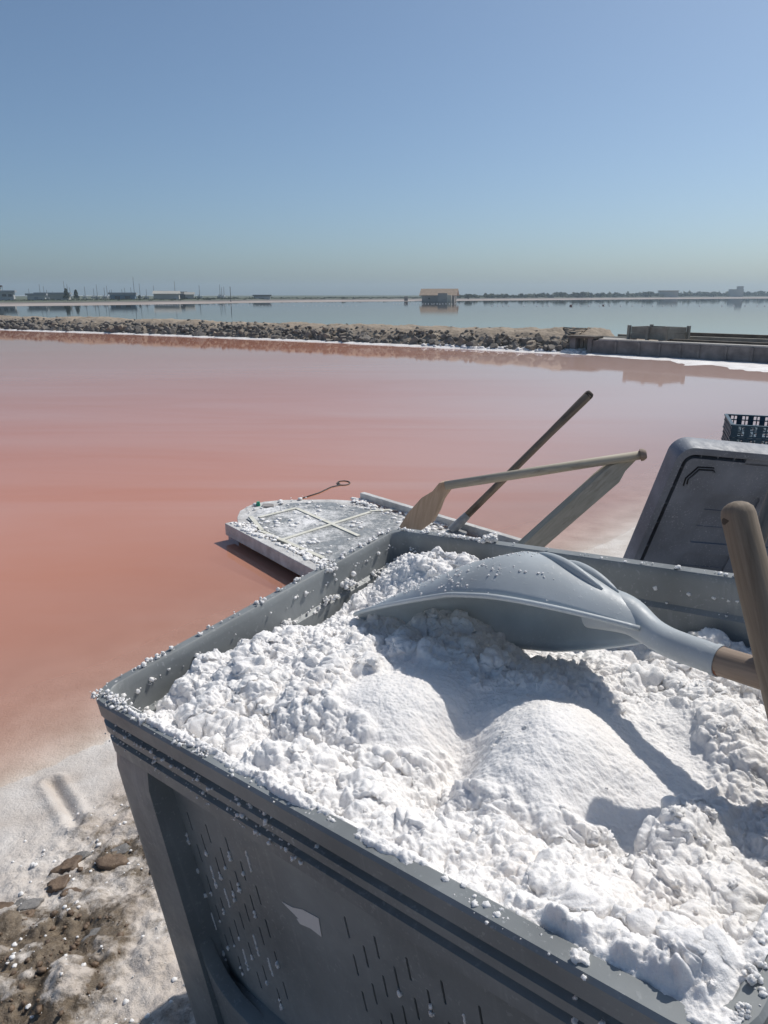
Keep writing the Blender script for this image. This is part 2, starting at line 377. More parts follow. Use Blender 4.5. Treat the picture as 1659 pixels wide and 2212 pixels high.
# heel groove pressed in the soft salt
gA, gB = gz(112, 1690, .01), gz(172, 1800, .03)
def seg_d(x, y, a, b):
    dx, dy = b.x-a.x, b.y-a.y; t = np.clip(((x-a.x)*dx+(y-a.y)*dy)/(dx*dx+dy*dy), 0, 1)
    return np.hypot(x-a.x-t*dx, y-a.y-t*dy)
gd = seg_d(GX, GY, gA, gB)
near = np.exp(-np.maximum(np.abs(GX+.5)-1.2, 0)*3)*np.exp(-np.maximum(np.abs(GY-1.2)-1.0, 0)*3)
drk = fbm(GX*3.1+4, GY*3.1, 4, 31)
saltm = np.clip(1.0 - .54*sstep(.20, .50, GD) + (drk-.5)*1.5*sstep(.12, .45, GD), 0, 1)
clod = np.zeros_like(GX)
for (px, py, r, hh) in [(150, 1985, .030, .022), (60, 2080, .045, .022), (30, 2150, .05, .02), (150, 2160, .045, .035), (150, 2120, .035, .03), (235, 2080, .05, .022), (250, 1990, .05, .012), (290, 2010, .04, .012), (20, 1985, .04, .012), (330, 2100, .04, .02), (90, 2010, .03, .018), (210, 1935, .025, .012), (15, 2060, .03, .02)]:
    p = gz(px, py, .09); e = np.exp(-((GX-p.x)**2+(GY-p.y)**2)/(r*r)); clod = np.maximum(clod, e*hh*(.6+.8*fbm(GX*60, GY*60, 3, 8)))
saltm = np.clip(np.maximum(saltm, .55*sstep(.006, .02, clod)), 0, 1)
rough = (fbm(GX*28, GY*28, 5, 12)-.5)*.030 + np.abs(fbm(GX*75, GY*75, 3, 13)-.5)*.018
GZ = GZ + near*(rough*sstep(.12, .45, GD)*(1.0-.35*saltm) + (fbm(GX*10, GY*10, 4, 3)-.5)*.008*sstep(-.3, .2, GD)) + clod*near
GZ = GZ - near*(.014*np.exp(-(gd/.012)**2) - .006*np.exp(-((gd-.028)/.012)**2))
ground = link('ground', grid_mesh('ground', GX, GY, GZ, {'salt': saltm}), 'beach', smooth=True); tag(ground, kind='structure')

# dike line and walls (foot of the near face)
DK = [gz(-900, 672), gz(-300, 698), gz(0, 712), gz(300, 722), gz(600, 734), gz(830, 744), gz(1030, 754), gz(1228, 763)]
DKp = [(p.x, p.y) for p in DK]
WL0, WL1 = gz(1232, 762), gz(1659, 787)
WDIR = (WL1-WL0).normalized(); WNRM = Vector((-WDIR.y, WDIR.x, 0)); WNRM = WNRM if WNRM.y > 0 else -WNRM
WEND = WL0 + WDIR*24
# pink basin water
bx = stretch(-75, 40, -2.2, 2.6, .06, 1.035); by = stretch(-8, 75, .2, 5.0, .06, 1.035)
BX, BY = np.meshgrid(bx, by)
bnd = DKp + [(WL0.x, WL0.y), (WEND.x, WEND.y)]
BD = poly_dist(BX, BY, bnd)
ramp_h, ramp_d = ground_h(BX, BY)
me = grid_mesh('water', BX, BY, np.zeros_like(BX), {'depth': np.maximum(-ramp_h, 0)})
bm = bmesh.new(); bm.from_mesh(me); bm.verts.ensure_lookup_table()
kill = [bm.verts[i] for i in np.where((BD.ravel() < -1.5) | ((((BX-WL0.x)*WNRM.x+(BY-WL0.y)*WNRM.y).ravel() > .9) & (BX.ravel() > WL0.x-1.0)))[0]]
bmesh.ops.delete(bm, geom=kill, context='VERTS'); bm.to_mesh(me); bm.free()
water = link('pink_basin_water', me, 'brine_pink'); tag(water, kind='structure')
# far basin water: starts under the dike crest, ends at the far land
off = [Vector((p.x, p.y, 0)) for p in DK] + [WL0, WEND]
back = []
for i, p in enumerate(off):
    t = (off[min(i+1, len(off)-1)]-off[max(i-1, 0)]).normalized(); n = Vector((-t.y, t.x, 0)); n = n if n.y > 0 else -n
    back.append(Vector((p.x, p.y, -.004)) + n*.9)
back[-2] = Vector((WL0.x, WL0.y, -.004)) + WNRM*.9
fw = MB(); nb = len(back)
fw.add(back + [Vector((p.x*8+190*(i-nb/2), 1100, -.004)) for i, p in enumerate(back)], [(i, i+1, nb+i+1, nb+i) for i in range(nb-1)])
farw = fw.build('far_basin_water', 'brine_far'); tag(farw, kind='structure')

# ------------------------------------------------------------------ dike (terrain) with rocks
def lerp_line(pts, t):
    L = [0]
    for a, b in zip(pts[:-1], pts[1:]): L.append(L[-1]+(b-a).length)
    s = t*L[-1]
    for i in range(len(pts)-1):
        if s <= L[i+1] or i == len(pts)-2:
            k = (s-L[i])/(L[i+1]-L[i]); p = pts[i].lerp(pts[i+1], k); d = (pts[i+1]-pts[i]).normalized(); n = Vector((-d.y, d.x, 0)); n = n if n.y > 0 else -n
            return p, d, n
DK2 = [Vector((p.x, p.y, 0)) for p in DK] + [WL0 + WDIR*.9 + WNRM*.55]
prof = [(-.25, -.12), (.0, .0), (.22, .13), (.45, .27), (.7, .37), (1.0, .42), (1.4, .43), (1.8, .40), (2.1, .25), (2.5, .02), (2.9, -.15)]
NT = 900; X = np.zeros((NT, 44)); Y = X.copy(); Z = X.copy()
oo = np.linspace(0, len(prof)-1, 44)
for i in range(NT):
    t = i/(NT-1); t = t**.55
    p, d, n = lerp_line(DK2, t)
    for j, q in enumerate(oo):
        k = min(int(q), len(prof)-2); e = q-k; o_ = prof[k][0]*(1-e)+prof[k+1][0]*e; z_ = prof[k][1]*(1-e)+prof[k+1][1]*e
        X[i, j] = p.x+n.x*o_; Y[i, j] = p.y+n.y*o_; Z[i, j] = z_
amp = np.clip(Z/.3, 0, 1)
Z += amp*((fbm(X*.45, Y*.45, 3, 41)-.5)*.16 + (fbm(X*2.4, Y*2.4, 4, 42)-.5)*.12 + (fbm(X*9, Y*9, 3, 43)-.5)*.07)
dike = link('dike', grid_mesh('dike', X, Y, Z), 'earth_tan', smooth=True); tag(dike, kind='structure')
rock_meshes = []
for i in range(10):
    bm = bmesh.new(); bmesh.ops.create_icosphere(bm, subdivisions=2, radius=1)
    o_ = Vector((i*11.1, i*4.7, i*2.9))
    for v in bm.verts:
        q = v.co.copy(); r = 1 + .42*mnoise.noise(q*1.1+o_) + .18*mnoise.noise(q*2.6+o_)
        v.co = q*r
        for ax in range(3):
            lim = .62+.2*mnoise.noise(o_*(ax+1.3)); v.co[ax] = max(-lim, min(lim, v.co[ax]))
    for nm in ('rock', 'rock_tan'):
        me = bpy.data.meshes.new('rock'); bm.to_mesh(me); me.materials.append(M[nm]); rock_meshes.append(me)
    bm.free()
spots = []
LD = sum((b-a).length for a, b in zip(DK2[:-1], DK2[1:]))
r2 = random.Random(3)
for row, (o_, zz, rr, sp) in enumerate([(.04, .03, .080, .13), (.13, .08, .085, .13), (.23, .14, .085, .13), (.34, .20, .080, .13), (.44, .26, .075, .14), (.55, .30, .06, .17), (.70, .335, .055, .20), (.95, .365, .05, .28), (1.3, .385, .045, .36)]):
    s_ = 0
    while s_ < LD-.9:
        p, d, n = lerp_line(DK2, s_/LD)
        q = p + n*(o_+r2.uniform(-.08, .08)); r = rr*r2.choice([.45, .6, .75, .9, 1.1, 1.4, 1.9 if row < 3 else 1])
        q = Vector((q.x, q.y, zz+r2.uniform(-.05, .04)))
        if s_ < LD-1.0: spots.append((q, r, 1 if (r2.random() < (.22 if row < 4 else .75 if row < 6 else 1)) else 0, r2.random()))
        s_ += sp*r2.uniform(.7, 1.25)*(1 if q.y < 30 else 1.6)
vis = [s for s in spots if -16 < s[0].x < 6 and s[0].y < 30]; vis.sort(key=lambda s: (s[0]-ORG).length/s[1])
chosen = vis[:300]; ids = set(id(s) for s in chosen); rest = [s for s in spots if id(s) not in ids]
for (q, r, tan, u_) in chosen:
    o = bpy.data.objects.new('rock', rock_meshes[int(u_*10) % 10*2+tan]); COL.objects.link(o)
    o.location = q; o.scale = (r*1.15, r, r*.95); o.rotation_euler = (u_*40, u_*97, u_*173); o.parent = dike
me = lumps_mesh('rubble', [(q, r, .9, None) for (q, r, t_, u_) in rest], sub=2, amp=.4, fr=1.2)
rub = link('rubble', me, 'rock', dike); rub['kind'] = 'stuff'
# white salt crust at the water's edge of the dike and in front of the wall
def ribbon(name, line, wid, z, seed, n=500, nz=7):
    X = np.zeros((n, nz)); Y = X.copy(); Z = X.copy()
    for i in range(n):
        p, d, nn = lerp_line(line, i/(n-1))
        w_in, w_out = wid(i/(n-1))
        for j in range(nz):
            k = j/(nz-1); jit = (mnoise.noise(Vector((p.x*1.3, p.y*1.3, seed)))*.5+mnoise.noise(Vector((p.x*4.3, p.y*4.3, seed)))*.3)
            o_ = (-w_out*(1+jit))*(1-k) + w_in*k
            X[i, j] = p.x+nn.x*o_; Y[i, j] = p.y+nn.y*o_; Z[i, j] = z*math.sin(min(1, k*1.6)*math.pi/2)-.002 + (.012*mnoise.noise(Vector((p.x*5, p.y*5, j*1.7))) if 0 < j else 0)
    return link(name, grid_mesh(name, X, Y, Z), 'salt_crust', smooth=True)
c1 = ribbon('salt_crust', DK2[:-1], lambda t: (.10, .16+.10*t), .035, 2.0); tag(c1, 'white salt crust lining the foot of the stone dike', 'salt', kind='stuff')
WLN = [WL0, WL0+WDIR*2, WL0+WDIR*5, WEND]
c2 = ribbon('salt_crust', WLN, lambda t: (.1, .35+2.2*max(0, min(1, (t-.04)*5))*(.4+.6*abs(math.sin(t*31)))), .02, 5.0); tag(c2, 'broad white salt flat in front of the concrete panel wall', 'salt', kind='stuff')
def ground_cloth(cx_, cy_, r, seed): pass
items = []
for i in range(260):
    p, d, n = lerp_line(DK2, 1-.06*random.random()); q = p - n*random.uniform(-.35, .12)*1.0
    items.append((Vector((q.x, q.y, .02+.25*max(0, (q-p).dot(n)))), random.uniform(.03, .09), .7, None))
c3 = link('salt_lumps', lumps_mesh('salt_lumps', items, 2), 'salt_crust', smooth=True); tag(c3, 'heap of white salt lumps where the dike meets the sluice', 'salt', kind='stuff')

# ------------------------------------------------------------------ wall of concrete panels, sluice, timber box
wall = empty('panel_wall', WL0+WDIR*2.5); tag(wall, 'low grey concrete panel wall running right from the sluice', 'wall')
seams = [1275, 1328, 1378, 1422, 1467, 1507, 1565, 1621]
def wpos(px):                        # distance along wall for an image column at its foot
    best = 0; bd = 1e9
    for k in range(700):
        p = WL0+WDIR*(k*.01); q = p-ORG; x = CX+FPX*q.x/q.dot(_F)
        if abs(x-px) < bd: bd = abs(x-px); best = k*.01
    return best
ss = [wpos(p) for p in seams]; st_ = ss[-1]-ss[-2]
while ss[-1] < 9: ss.append(ss[-1]+st_)
WR = Matrix((WDIR, WNRM, Vector((0, 0, 1)))).transposed()
for a, b in zip(ss[:-1], ss[1:]):
    c = WL0 + WDIR*((a+b)/2) + WNRM*.06 + Vector((0, 0, .09))
    mb = MB().box(c, (b-a-.018, .10, .42), WR); wparent(mb.build('panel', 'concrete', bevel=.008), wall)
    mb = MB().box(WL0 + WDIR*b + WNRM*.06 + Vector((0, 0, .085)), (.05, .15, .41), WR); wparent(mb.build('post', 'concrete'), wall)
mb = MB().box(WL0 + WDIR*5.1 + WNRM*.13 + Vector((0, 0, .315)), (8.9, .22, .03), WR); wparent(mb.build('coping', 'concrete_pale'), wall)
sl = empty('sluice', WL0); tag(sl, 'small concrete sluice opening with dark gap between dike and panel wall', 'sluice')
for s0, s1 in ((-.02, .12), (.42, .52)):
    wparent(MB().box(WL0 + WDIR*((s0+s1)/2) + WNRM*.15 + Vector((0, 0, .08)), (s1-s0, .36, .50), WR).build('pier', 'concrete'), sl)
wparent(MB().box(WL0 + WDIR*.26 + WNRM*.15 + Vector((0, 0, .355)), (.66, .42, .05), WR).build('cap_slab', 'timber_dark', bevel=.006), sl)
for k in range(3):
    wparent(MB().box(WL0 + WDIR*(.17+.09*k) + WNRM*(.18+.02*(k % 2)) + Vector((0, 0, .09)), (.075, .03, .46), WR).build('board', 'timber_grey'), sl)
wparent(MB().box(WL0 + WDIR*.45 + WNRM*.30 + Vector((0, 0, .09)), (.3, .04, .46), WR).build('gate_board', 'timber_dark'), sl)
# timber box on the wall
tb0 = WL0 + WDIR*(wpos(1380)) + WNRM*.85
tb = empty('timber_box', tb0); tag(tb, 'open grey plank box standing on the wall beside the sluice', 'box')
BW, BDp, BH = .95, .75, .26
TR = Matrix.Rotation(rad(-14), 3, 'Z') @ WR
def tbp(x, y, z): return tb0 + TR @ Vector((x, y, z)) + Vector((0, 0, .33))
for (x, y) in ((-BW/2, -BDp/2), (BW/2, -BDp/2), (-BW/2, BDp/2), (BW/2, BDp/2), (.02, -BDp/2)):
    wparent(MB().box(tbp(x, y, BH/2), (.06, .06, BH+.05), TR).build('post', 'timber_grey'), tb)
for z in (.065, .195):
    for y in (-BDp/2+.045, BDp/2-.045): wparent(MB().box(tbp(0, y, z), (BW-.07, .03, .125), TR).build('plank', 'timber_grey'), tb)
    for x in (-BW/2+.045, BW/2-.045): wparent(MB().box(tbp(x, 0, z), (.03, BDp-.07, .125), TR).build('plank', 'timber_grey'), tb)
# long timbers and slabs behind the wall
bk = MB().box(WL0+WDIR*4.5+WNRM*1.25+Vector((0, 0, .10)), (9.6, 2.1, .34), WR).build('embankment', 'earth_tan'); tag(bk, kind='structure')
for i, (s0, s1, o_, z, hh, m_, lab) in enumerate([(1.75, 9, .62, .32, .07, 'timber_dark', 'long dark timber lying behind the panel wall, nearest to it'), (1.8, 9, 1.35, .34, .10, 'timber_grey', 'long dark timber behind the panel wall at middle distance'), (1.6, 9, 2.2, .34, .17, 'timber_dark', 'long dark timber at the far edge of the wall top'),
        (.25, 1.15, .75, .32, .06, 'timber_grey', 'short grey timber lying just behind the sluice cap'), (.5, 1.4, 1.25, .35, .06, 'timber_grey', 'short grey timber behind the sluice, left of the plank box'), (-.9, -.1, 1.0, .42, .09, 'timber_dark', 'short dark beam tilted on top of the dike end')]):
    o = MB().box(WL0+WDIR*((s0+s1)/2)+WNRM*o_+Vector((0, 0, z)), (s1-s0, .12, hh), WR @ Matrix.Rotation(rad([0, 1, -.5, 5, -6, 8][i]), 3, 'Z')).build('timber', m_); tag(o, lab, 'timber', 'timbers behind the wall')
o = MB().box(WL0+WDIR*.75+WNRM*.5+Vector((0, 0, .315)), (.75, .4, .03), WR).build('slab', 'concrete_pale'); tag(o, 'pale flat concrete slab between the sluice and the plank box', 'slab')

# ------------------------------------------------------------------ far shore
FS = [gz(-500, 666), gz(-60, 661.5), gz(150, 660), gz(420, 656), gz(600, 653), gz(820, 651), gz(1000, 649.5), gz(1240, 647.5), gz(1460, 645.5), gz(1720, 643.8), gz(2300, 642.5)]
FSx = np.array([p.x for p in FS]); FSy = np.array([p.y for p in FS])
def fshore(px):                       # far shore waterline at an image column
    row = np.interp(px, [-500, -60, 150, 420, 600, 820, 1000, 1240, 1460, 1720, 2300], [666, 661.5, 660, 656, 653, 651, 649.5, 647.5, 645.5, 643.8, 642.5]); return gz(px, row)
cols = np.linspace(-500, 2300, 160)
def far_strip(name, m, offs, zs, seed, na=.12):
    V = []; F = []
    for i, c in enumerate(cols):
        p = fshore(c); r = Vector((p.x, p.y, 0)).normalized(); D = p.y
        for o_, z_ in zip(offs, zs):
            k = 1+.5*na*mnoise.noise(Vector((c*.02, o_, seed)))
            q = r*(math.hypot(p.x, p.y) + o_*D/100*k); V.append((q.x, q.y, z_*(D/150)**.5 if z_ > 0 else z_))
    n = len(offs)
    for i in range(len(cols)-1):
        for j in range(n-1): F.append((i*n+j, (i+1)*n+j, (i+1)*n+j+1, i*n+j+1))
    o = MB().add(V, F).build(name, m, smooth=True); tag(o, kind='structure'); return o
far_strip('far_shore', 'far_sand', [-1.5, 0, 5, 11, 14, 20, 30, 45], [-.02, .03, .07, .09, .03, .13, .18, .2], 1)
far_strip('far_bank', 'far_mud', [19, 22, 25, 28], [-.05, .30, .32, .1], 3)
far_strip('far_land', 'scrub_olive', [33, 40, 60, 120, 400], [.0, .42, .5, .6, .9], 7)
def ratio(c, row, dist): return at(c, row, dist)
def farp(c, k):                       # place k times as far as the shoreline at that column, on the land there
    p = fshore(c); z = float(np.interp((k-1)*100, [0, 19, 22, 27, 33, 40, 60], [.05, .12, .2, .15, .1, .4, .48]))*(p.y/150)**.5
    return Vector((p.x*k, p.y*k, z))
def pxm(p): return (p-ORG).dot(_F)/FPX          # metres per photo pixel there
# low scrub mass
def leaf_cloud(items, per=70, s=.5):
    V = []; F = []
    for (c, rx, rz) in items:
        for k in range(per):
            th = random.random()*6.283; u_ = random.random(); ph = math.acos(1-1.0*u_)
            r = random.uniform(.55, 1.08)
            q = Vector((math.cos(th)*math.sin(ph)*rx*r, math.sin(th)*math.sin(ph)*rx*r, math.cos(ph)*rz*r)) + c
            a = Vector((random.uniform(-1, 1), random.uniform(-1, 1), random.uniform(-1, 1))).normalized()*s*rz; b = a.orthogonal().normalized()*s*rz*random.uniform(.5, 1)
            o_ = len(V); V += [q-a, q+b, q+a, q-b]; F.append((o_, o_+1, o_+2, o_+3))
    mb = MB(); mb.add(V, F); return mb
its = []; its2 = []
for c in np.arange(-80, 1760, 2.6):
    p = farp(c, 1.36+.10*random.random()); m_ = pxm(p)
    top = np.interp(c, [0, 300, 420, 600, 800, 905, 1000, 1100, 1250, 1400, 1659], [4, 4, 4.5, 3.2, 3, 3.2, 7, 8, 9, 9.5, 9.5])*random.uniform(.55, 1.1)
    its.append((Vector((p.x, p.y, p.z-.1)), m_*4.2, m_*top)) if random.random() < .6 else its2.append((Vector((p.x, p.y, p.z-.1)), m_*4.5, m_*top*.9))
o = leaf_cloud(its, 34, .42).build('far_scrub', 'scrub'); tag(o, 'dark green scrub along the far shore', 'scrub', kind='stuff')
o = leaf_cloud(its2, 34, .42).build('far_scrub', 'scrub_olive'); tag(o, 'olive scrub mixed along the far shore', 'scrub', kind='stuff')
def far_tree(c, k, wpx, hpx, label, m_='scrub', trunk=True, slim=False):
    p = farp(c, k); s = pxm(p); zb = p.z; e = empty('tree', p); tag(e, label, 'tree', 'trees on the far shore')
    hgt = hpx*s; r = wpx*s/2; its = []
    for q in range(9 if not slim else 7):
        if slim: its.append((Vector((p.x, p.y, zb+hgt*(.12+.11*q))), r*(1-.11*q), hgt*.18))
        else:
            a = random.random()*6.28; d = random.random()*r*.55; its.append((Vector((p.x+math.cos(a)*d, p.y+math.sin(a)*d, zb+hgt*random.uniform(.25, .6))), r*.55, hgt*.36))
    wparent(leaf_cloud(its, 60, .3).build('crown', m_), e)
    wparent(MB().tube([(p.x, p.y, zb-.3), (p.x+.05*r, p.y, zb+hgt*.3), (p.x, p.y, zb+hgt*.6)], [r*.12, r*.09, r*.04], 7).build('trunk', 'bark'), e)
far_tree(1011, 1.2, 22, 12, 'dark rounded bush just right of the tiled hut', 'scrub')
far_tree(1052, 1.3, 16, 10, 'olive bush second to the right of the tiled hut', 'scrub_olive')
far_tree(1094, 1.3, 15, 10.5, 'dark bush third to the right of the tiled hut')
far_tree(1215, 1.35, 16, 13, 'dark tree cluster on the shore midway between hut and right tower')
far_tree(1256, 1.35, 26, 14, 'wide dark tree clump right of the midway cluster')
far_tree(1405, 1.35, 24, 13, 'olive tree clump left of the flat pale house', 'scrub_olive')
far_tree(1540, 1.35, 30, 12, 'dark tree clump left of the pale tower')
far_tree(146, 1.5, 15, 25, 'tall dark cypress in the marina, left of the pair', 'scrub', slim=True)
far_tree(167, 1.5, 14, 22, 'tall dark cypress in the marina, right of the pair', 'scrub', slim=True)
far_tree(70, 1.5, 14, 14, 'tuft of dark trees behind the white marina house')
far_tree(302, 1.5, 8, 9, 'small palm-like tree right of the blue shed')
far_tree(742, 1.3, 12, 6, 'small dark bush on the open shore left of the hut')
# hut ------------------------------------------------------------
hp = gz(949, 650.3); hs = pxm(hp); hut = empty('hut', (hp.x, hp.y, 0), Matrix.Rotation(rad(-12), 3, 'Z')); tag(hut, 'stone salt workers hut with pinkish tiled gable roof on far shore', 'hut')
HW, HD, HH, HR = 70*hs, 40*hs, 13*hs, 11*hs
mb = MB(); v = [(-HW/2, -HD/2, -.2), (HW/2, -HD/2, -.2), (HW/2, HD/2, -.2), (-HW/2, HD/2, -.2), (-HW/2, -HD/2, HH), (HW/2, -HD/2, HH), (HW/2, HD/2, HH), (-HW/2, HD/2, HH), (-HW/2, 0, HH+HR), (HW/2, 0, HH+HR)]
mb.add(v, [(0, 1, 5, 4), (2, 3, 7, 6), (1, 2, 6, 9, 5), (3, 0, 4, 8, 7), (0, 3, 2, 1), (4, 5, 9, 8), (7, 8, 9, 6)]); mb.build('wall', 'hut_wall', hut)
for sgn, nm in ((-1, 'roof'), (1, 'roof')):
    e = .5; mb = MB(); th = .14
    sl_ = Vector((0, -sgn*HD/2, HR)).normalized(); nn = Vector((0, sgn*HR, HD/2)).normalized()
    a = Vector((-HW/2-e, sgn*HD/2, HH)) - sl_*e; b = Vector((HW/2+e, sgn*HD/2, HH)) - sl_*e; c_ = Vector((HW/2+e, 0, HH+HR)); d_ = Vector((-HW/2-e, 0, HH+HR))
    up_ = nn*.03
    mb.prism([a+up_, b+up_, c_+up_, d_+up_], nn*th); mb.build(nm, 'roof_tile', hut)
mb = MB().bbox((HW*.02, -HD/2-HW*.20, -.2), (HW*.30, -HD/2-.01, HH*1.25)); mb.build('annex', 'hut_wall', hut)
mb = MB().bbox((HW*.304, -HD/2-HW*.195, -.2), (HW*.43, -HD/2-.01, HH*.95)); mb.build('annex_side', 'hut_pale', hut)
MB().bbox((-HW*.30, -HD/2-.05, HH*.30), (-HW*.25, -HD/2-.01, HH*.55)).build('window', 'glass_dark', hut)
MB().bbox((HW/2+.01, -HD*.12, 0), (HW/2+.06, HD*.12, HH*.75)).build('door', 'build_dark', hut)
# far buildings ------------------------------------------------------
def building(name, label, c, k, wpx, hpx, m_, roof=None, rpx=0, rot=0, depth=.6, parts=()):
    p = farp(c, k); s = pxm(p); e = empty(name, p, Matrix.Rotation(rad(rot)-math.atan2(p.x, p.y)*.7, 3, 'Z')); tag(e, label, 'building')
    W, H, D = wpx*s, hpx*s, wpx*s*depth; z0 = -.3
    MB().bbox((-W/2, -D/2, z0), (W/2, D/2, H)).build('wall', m_, e)
    if roof:
        if rpx: MB().prism([(-W/2-.2, -D/2-.2, H+.02), (-W/2-.2, D/2+.2, H+.02), (-W/2-.2, 0, H+rpx*s)], (W+.4, 0, 0)).build('roof', roof, e)
        else: MB().bbox((-W/2-.3, -D/2-.3, H+.01), (W/2+.3, D/2+.3, H+.35)).build('roof', roof, e)
    for (nm, x0, x1, z0_, z1, mm) in parts: MB().bbox((W*x0, -D/2-.12, H*z0_), (W*x1, -D/2-.01, H*z1)).build(nm, mm, e)
    return e
building('house', 'white flat-roofed marina house at the far left edge of the shore', 12, 1.5, 40, 16, 'build_white', 'build_grey', parts=(('window', -.4, -.2, .5, .8, 'glass_dark'), ('window', -.05, .15, .5, .8, 'glass_dark'), ('window', .25, .42, .5, .8, 'glass_dark')))
building('house', 'small dark-topped house behind the white marina house', -6, 1.62, 22, 26, 'build_beige', 'build_dark')
building('shed', 'pale low shed right of the white marina house', 82, 1.46, 34, 10, 'build_white', 'build_grey', parts=(('door', -.1, .1, 0, .7, 'build_grey'),))
building('shed', 'long beige low shed behind the marina boats', 118, 1.56, 64, 11, 'build_beige', 'build_grey')
building('shed', 'long dark blue marina shed', 268, 1.46, 50, 11, 'build_blue', 'build_grey', parts=(('door', -.3, -.1, 0, .7, 'glass_dark'), ('door', .1, .3, 0, .7, 'glass_dark')))
building('house', 'broad beige hall with curved gables, right of the blue shed', 362, 1.42, 52, 12, 'build_beige', 'build_beige', 6, parts=(('door', .3, .45, 0, .5, 'build_white'),))
building('house', 'dark brown gabled house beside the beige hall', 396, 1.45, 15, 11, 'build_dark', 'build_dark', 5)
building('house', 'small beige gabled house right of the brown gabled one', 411, 1.43, 18, 10, 'build_beige', 'build_beige', 5)
building('shed', 'low white-fronted dark-roofed shed on the open shore right of the thick pole', 567, 1.4, 34, 5, 'build_white', 'build_dark')
building('house', 'flat pale house with tan roof among trees on the right shore', 1442, 1.36, 38, 12, 'build_beige', 'roof_tile')
e = building('tower_house', 'pale angular tower standing on the far right shore', 1588, 1.35, 28, 16, 'build_beige', None)
p = farp(1594, 1.35); s = pxm(p)
MB().bbox((1*s, -6*s, 16*s+.02), (13*s, 6*s, 22*s)).build('upper_wall', 'build_beige', e)
building('house', 'small ruined stone hut left of the tiled hut', 877, 1.02, 8, 9, 'hut_wall')
# sailing boats: white hulls with bare masts -----------------------------
mlist = [(66, 24), (90, 34), (99, 30), (104, 22), (117, 18), (150, 34), (143, 40), (155, 26), (186, 28), (205, 24), (212, 33), (228, 26), (234, 30), (243, 22), (292, 48), (286, 26), (305, 34), (318, 22), (240, 20), (266, 22), (273, 24), (10, 30), (335, 30), (380, 38), (432, 30), (476, 30), (485, 26), (500*.9+30, 24)]
def nth0(i):
    i += 1; return '%d%s' % (i, 'th' if 10 <= i % 100 <= 20 else {1: 'st', 2: 'nd', 3: 'rd'}.get(i % 10, 'th'))
mlist.sort()
for i, (c, hpx) in enumerate(mlist):
    p = farp(c, 1.50+.12*random.random()); s = pxm(p); e = empty('sailboat', p, Matrix.Rotation(random.random()*3, 3, 'Z'))
    tag(e, 'white sailing boat in the far marina, its bare mast '+nth0(i)+' from the left', 'sailboat', 'sailing boats in the far marina')
    L = 12*s; mb = MB(); hz0 = .15; hz = 5.0*s
    out = [(-L/2, .18*L), (.1*L, .2*L), (L/2, 0), (.1*L, -.2*L), (-L/2, -.18*L)]
    n = 5; mb.add([(x*.85, y*.5, hz0) for x, y in out] + [(x, y, hz) for x, y in out], [(4, 3, 2, 1, 0), (5, 6, 7, 8, 9)] + [(k, (k+1) % n, n+(k+1) % n, n+k) for k in range(n)])
    mb.build('hull', 'build_white', e)
    MB().bbox((-.25*L, -.09*L, hz), (.1*L, .09*L, hz+2*s)).build('cabin', 'build_white', e)
    MB().tube([(.05*L, 0, hz), (.05*L, 0, (hpx*.95)*s)], [.62*s, .42*s], 6).build('mast', 'mast', e)
    MB().tube([(.05*L, 0, hz+3*s), (-.35*L, 0, hz+3.2*s)], .3*s, 6).build('boom', 'mast', e)
p = farp(499, 1.12); s = pxm(p); po = empty('pole', p); tag(po, 'single thick bare pole standing on the far shore left of centre', 'pole')
MB().tube([(0, 0, -.2), (0, 0, 31*s)], [.75*s, .6*s], 8).build('shaft', 'build_dark', po); MB().bbox((-.9*s, -.9*s, -.1), (.9*s, .9*s, .35)).build('footing', 'concrete', po)
# floats across the far basin -------------------------------------------
def nth(i):
    i += 1; return '%d%s' % (i, 'th' if 10 <= i % 100 <= 20 else {1: 'st', 2: 'nd', 3: 'rd'}.get(i % 10, 'th'))
def buoy(p, r, lab, grp):
    key = 'fl'
    if key not in LUMPS:
        bm = bmesh.new(); bmesh.ops.create_uvsphere(bm, u_segments=10, v_segments=6, radius=1); me = bpy.data.meshes.new('float'); bm.to_mesh(me); bm.free()
        for q in me.polygons: q.use_smooth = True
        me.materials.append(M['float_white']); LUMPS[key] = me
    o = bpy.data.objects.new('float', LUMPS[key]); COL.objects.link(o); o.location = p; o.scale = (r*1.4, r, r*.8); tag(o, lab, 'float', grp)
for i, c in enumerate(list(np.arange(300, 395, 5.2)) + list(np.arange(445, 640, 7.6)) + list(np.arange(655, 770, 9.5))):
    p = gz(c+random.uniform(-1, 1), 658.6+.004*(c-300)+random.uniform(-.3, .3), .03); buoy(p, .62*pxm(p)*1.25, nth(i)+' white float from the left in the row left of the tiled hut', 'floats left of the hut')
for i, c in enumerate(np.arange(850, 1000, 6.3)):
    p = gz(c+random.uniform(-1, 1), 656.3+random.uniform(-.3, .3), .03); buoy(p, .7*pxm(p)*1.25, nth(i)+' white float from the left in the row just before the tiled hut', 'floats before the hut')
for i, c in enumerate([1063, 1075, 1087, 1099, 1132, 1160, 1173, 1185, 1254, 1272, 1295, 1318, 1341, 1366, 1388, 1410, 1432, 1452, 1512, 1560, 1585, 1610, 1636, 1652]):
    p = gz(c, 660.5+random.uniform(-.3, .3), .03); buoy(p, .95*pxm(p)*1.25, nth(i)+' white float from the left in the spaced row right of the tiled hut', 'floats right of the hut')
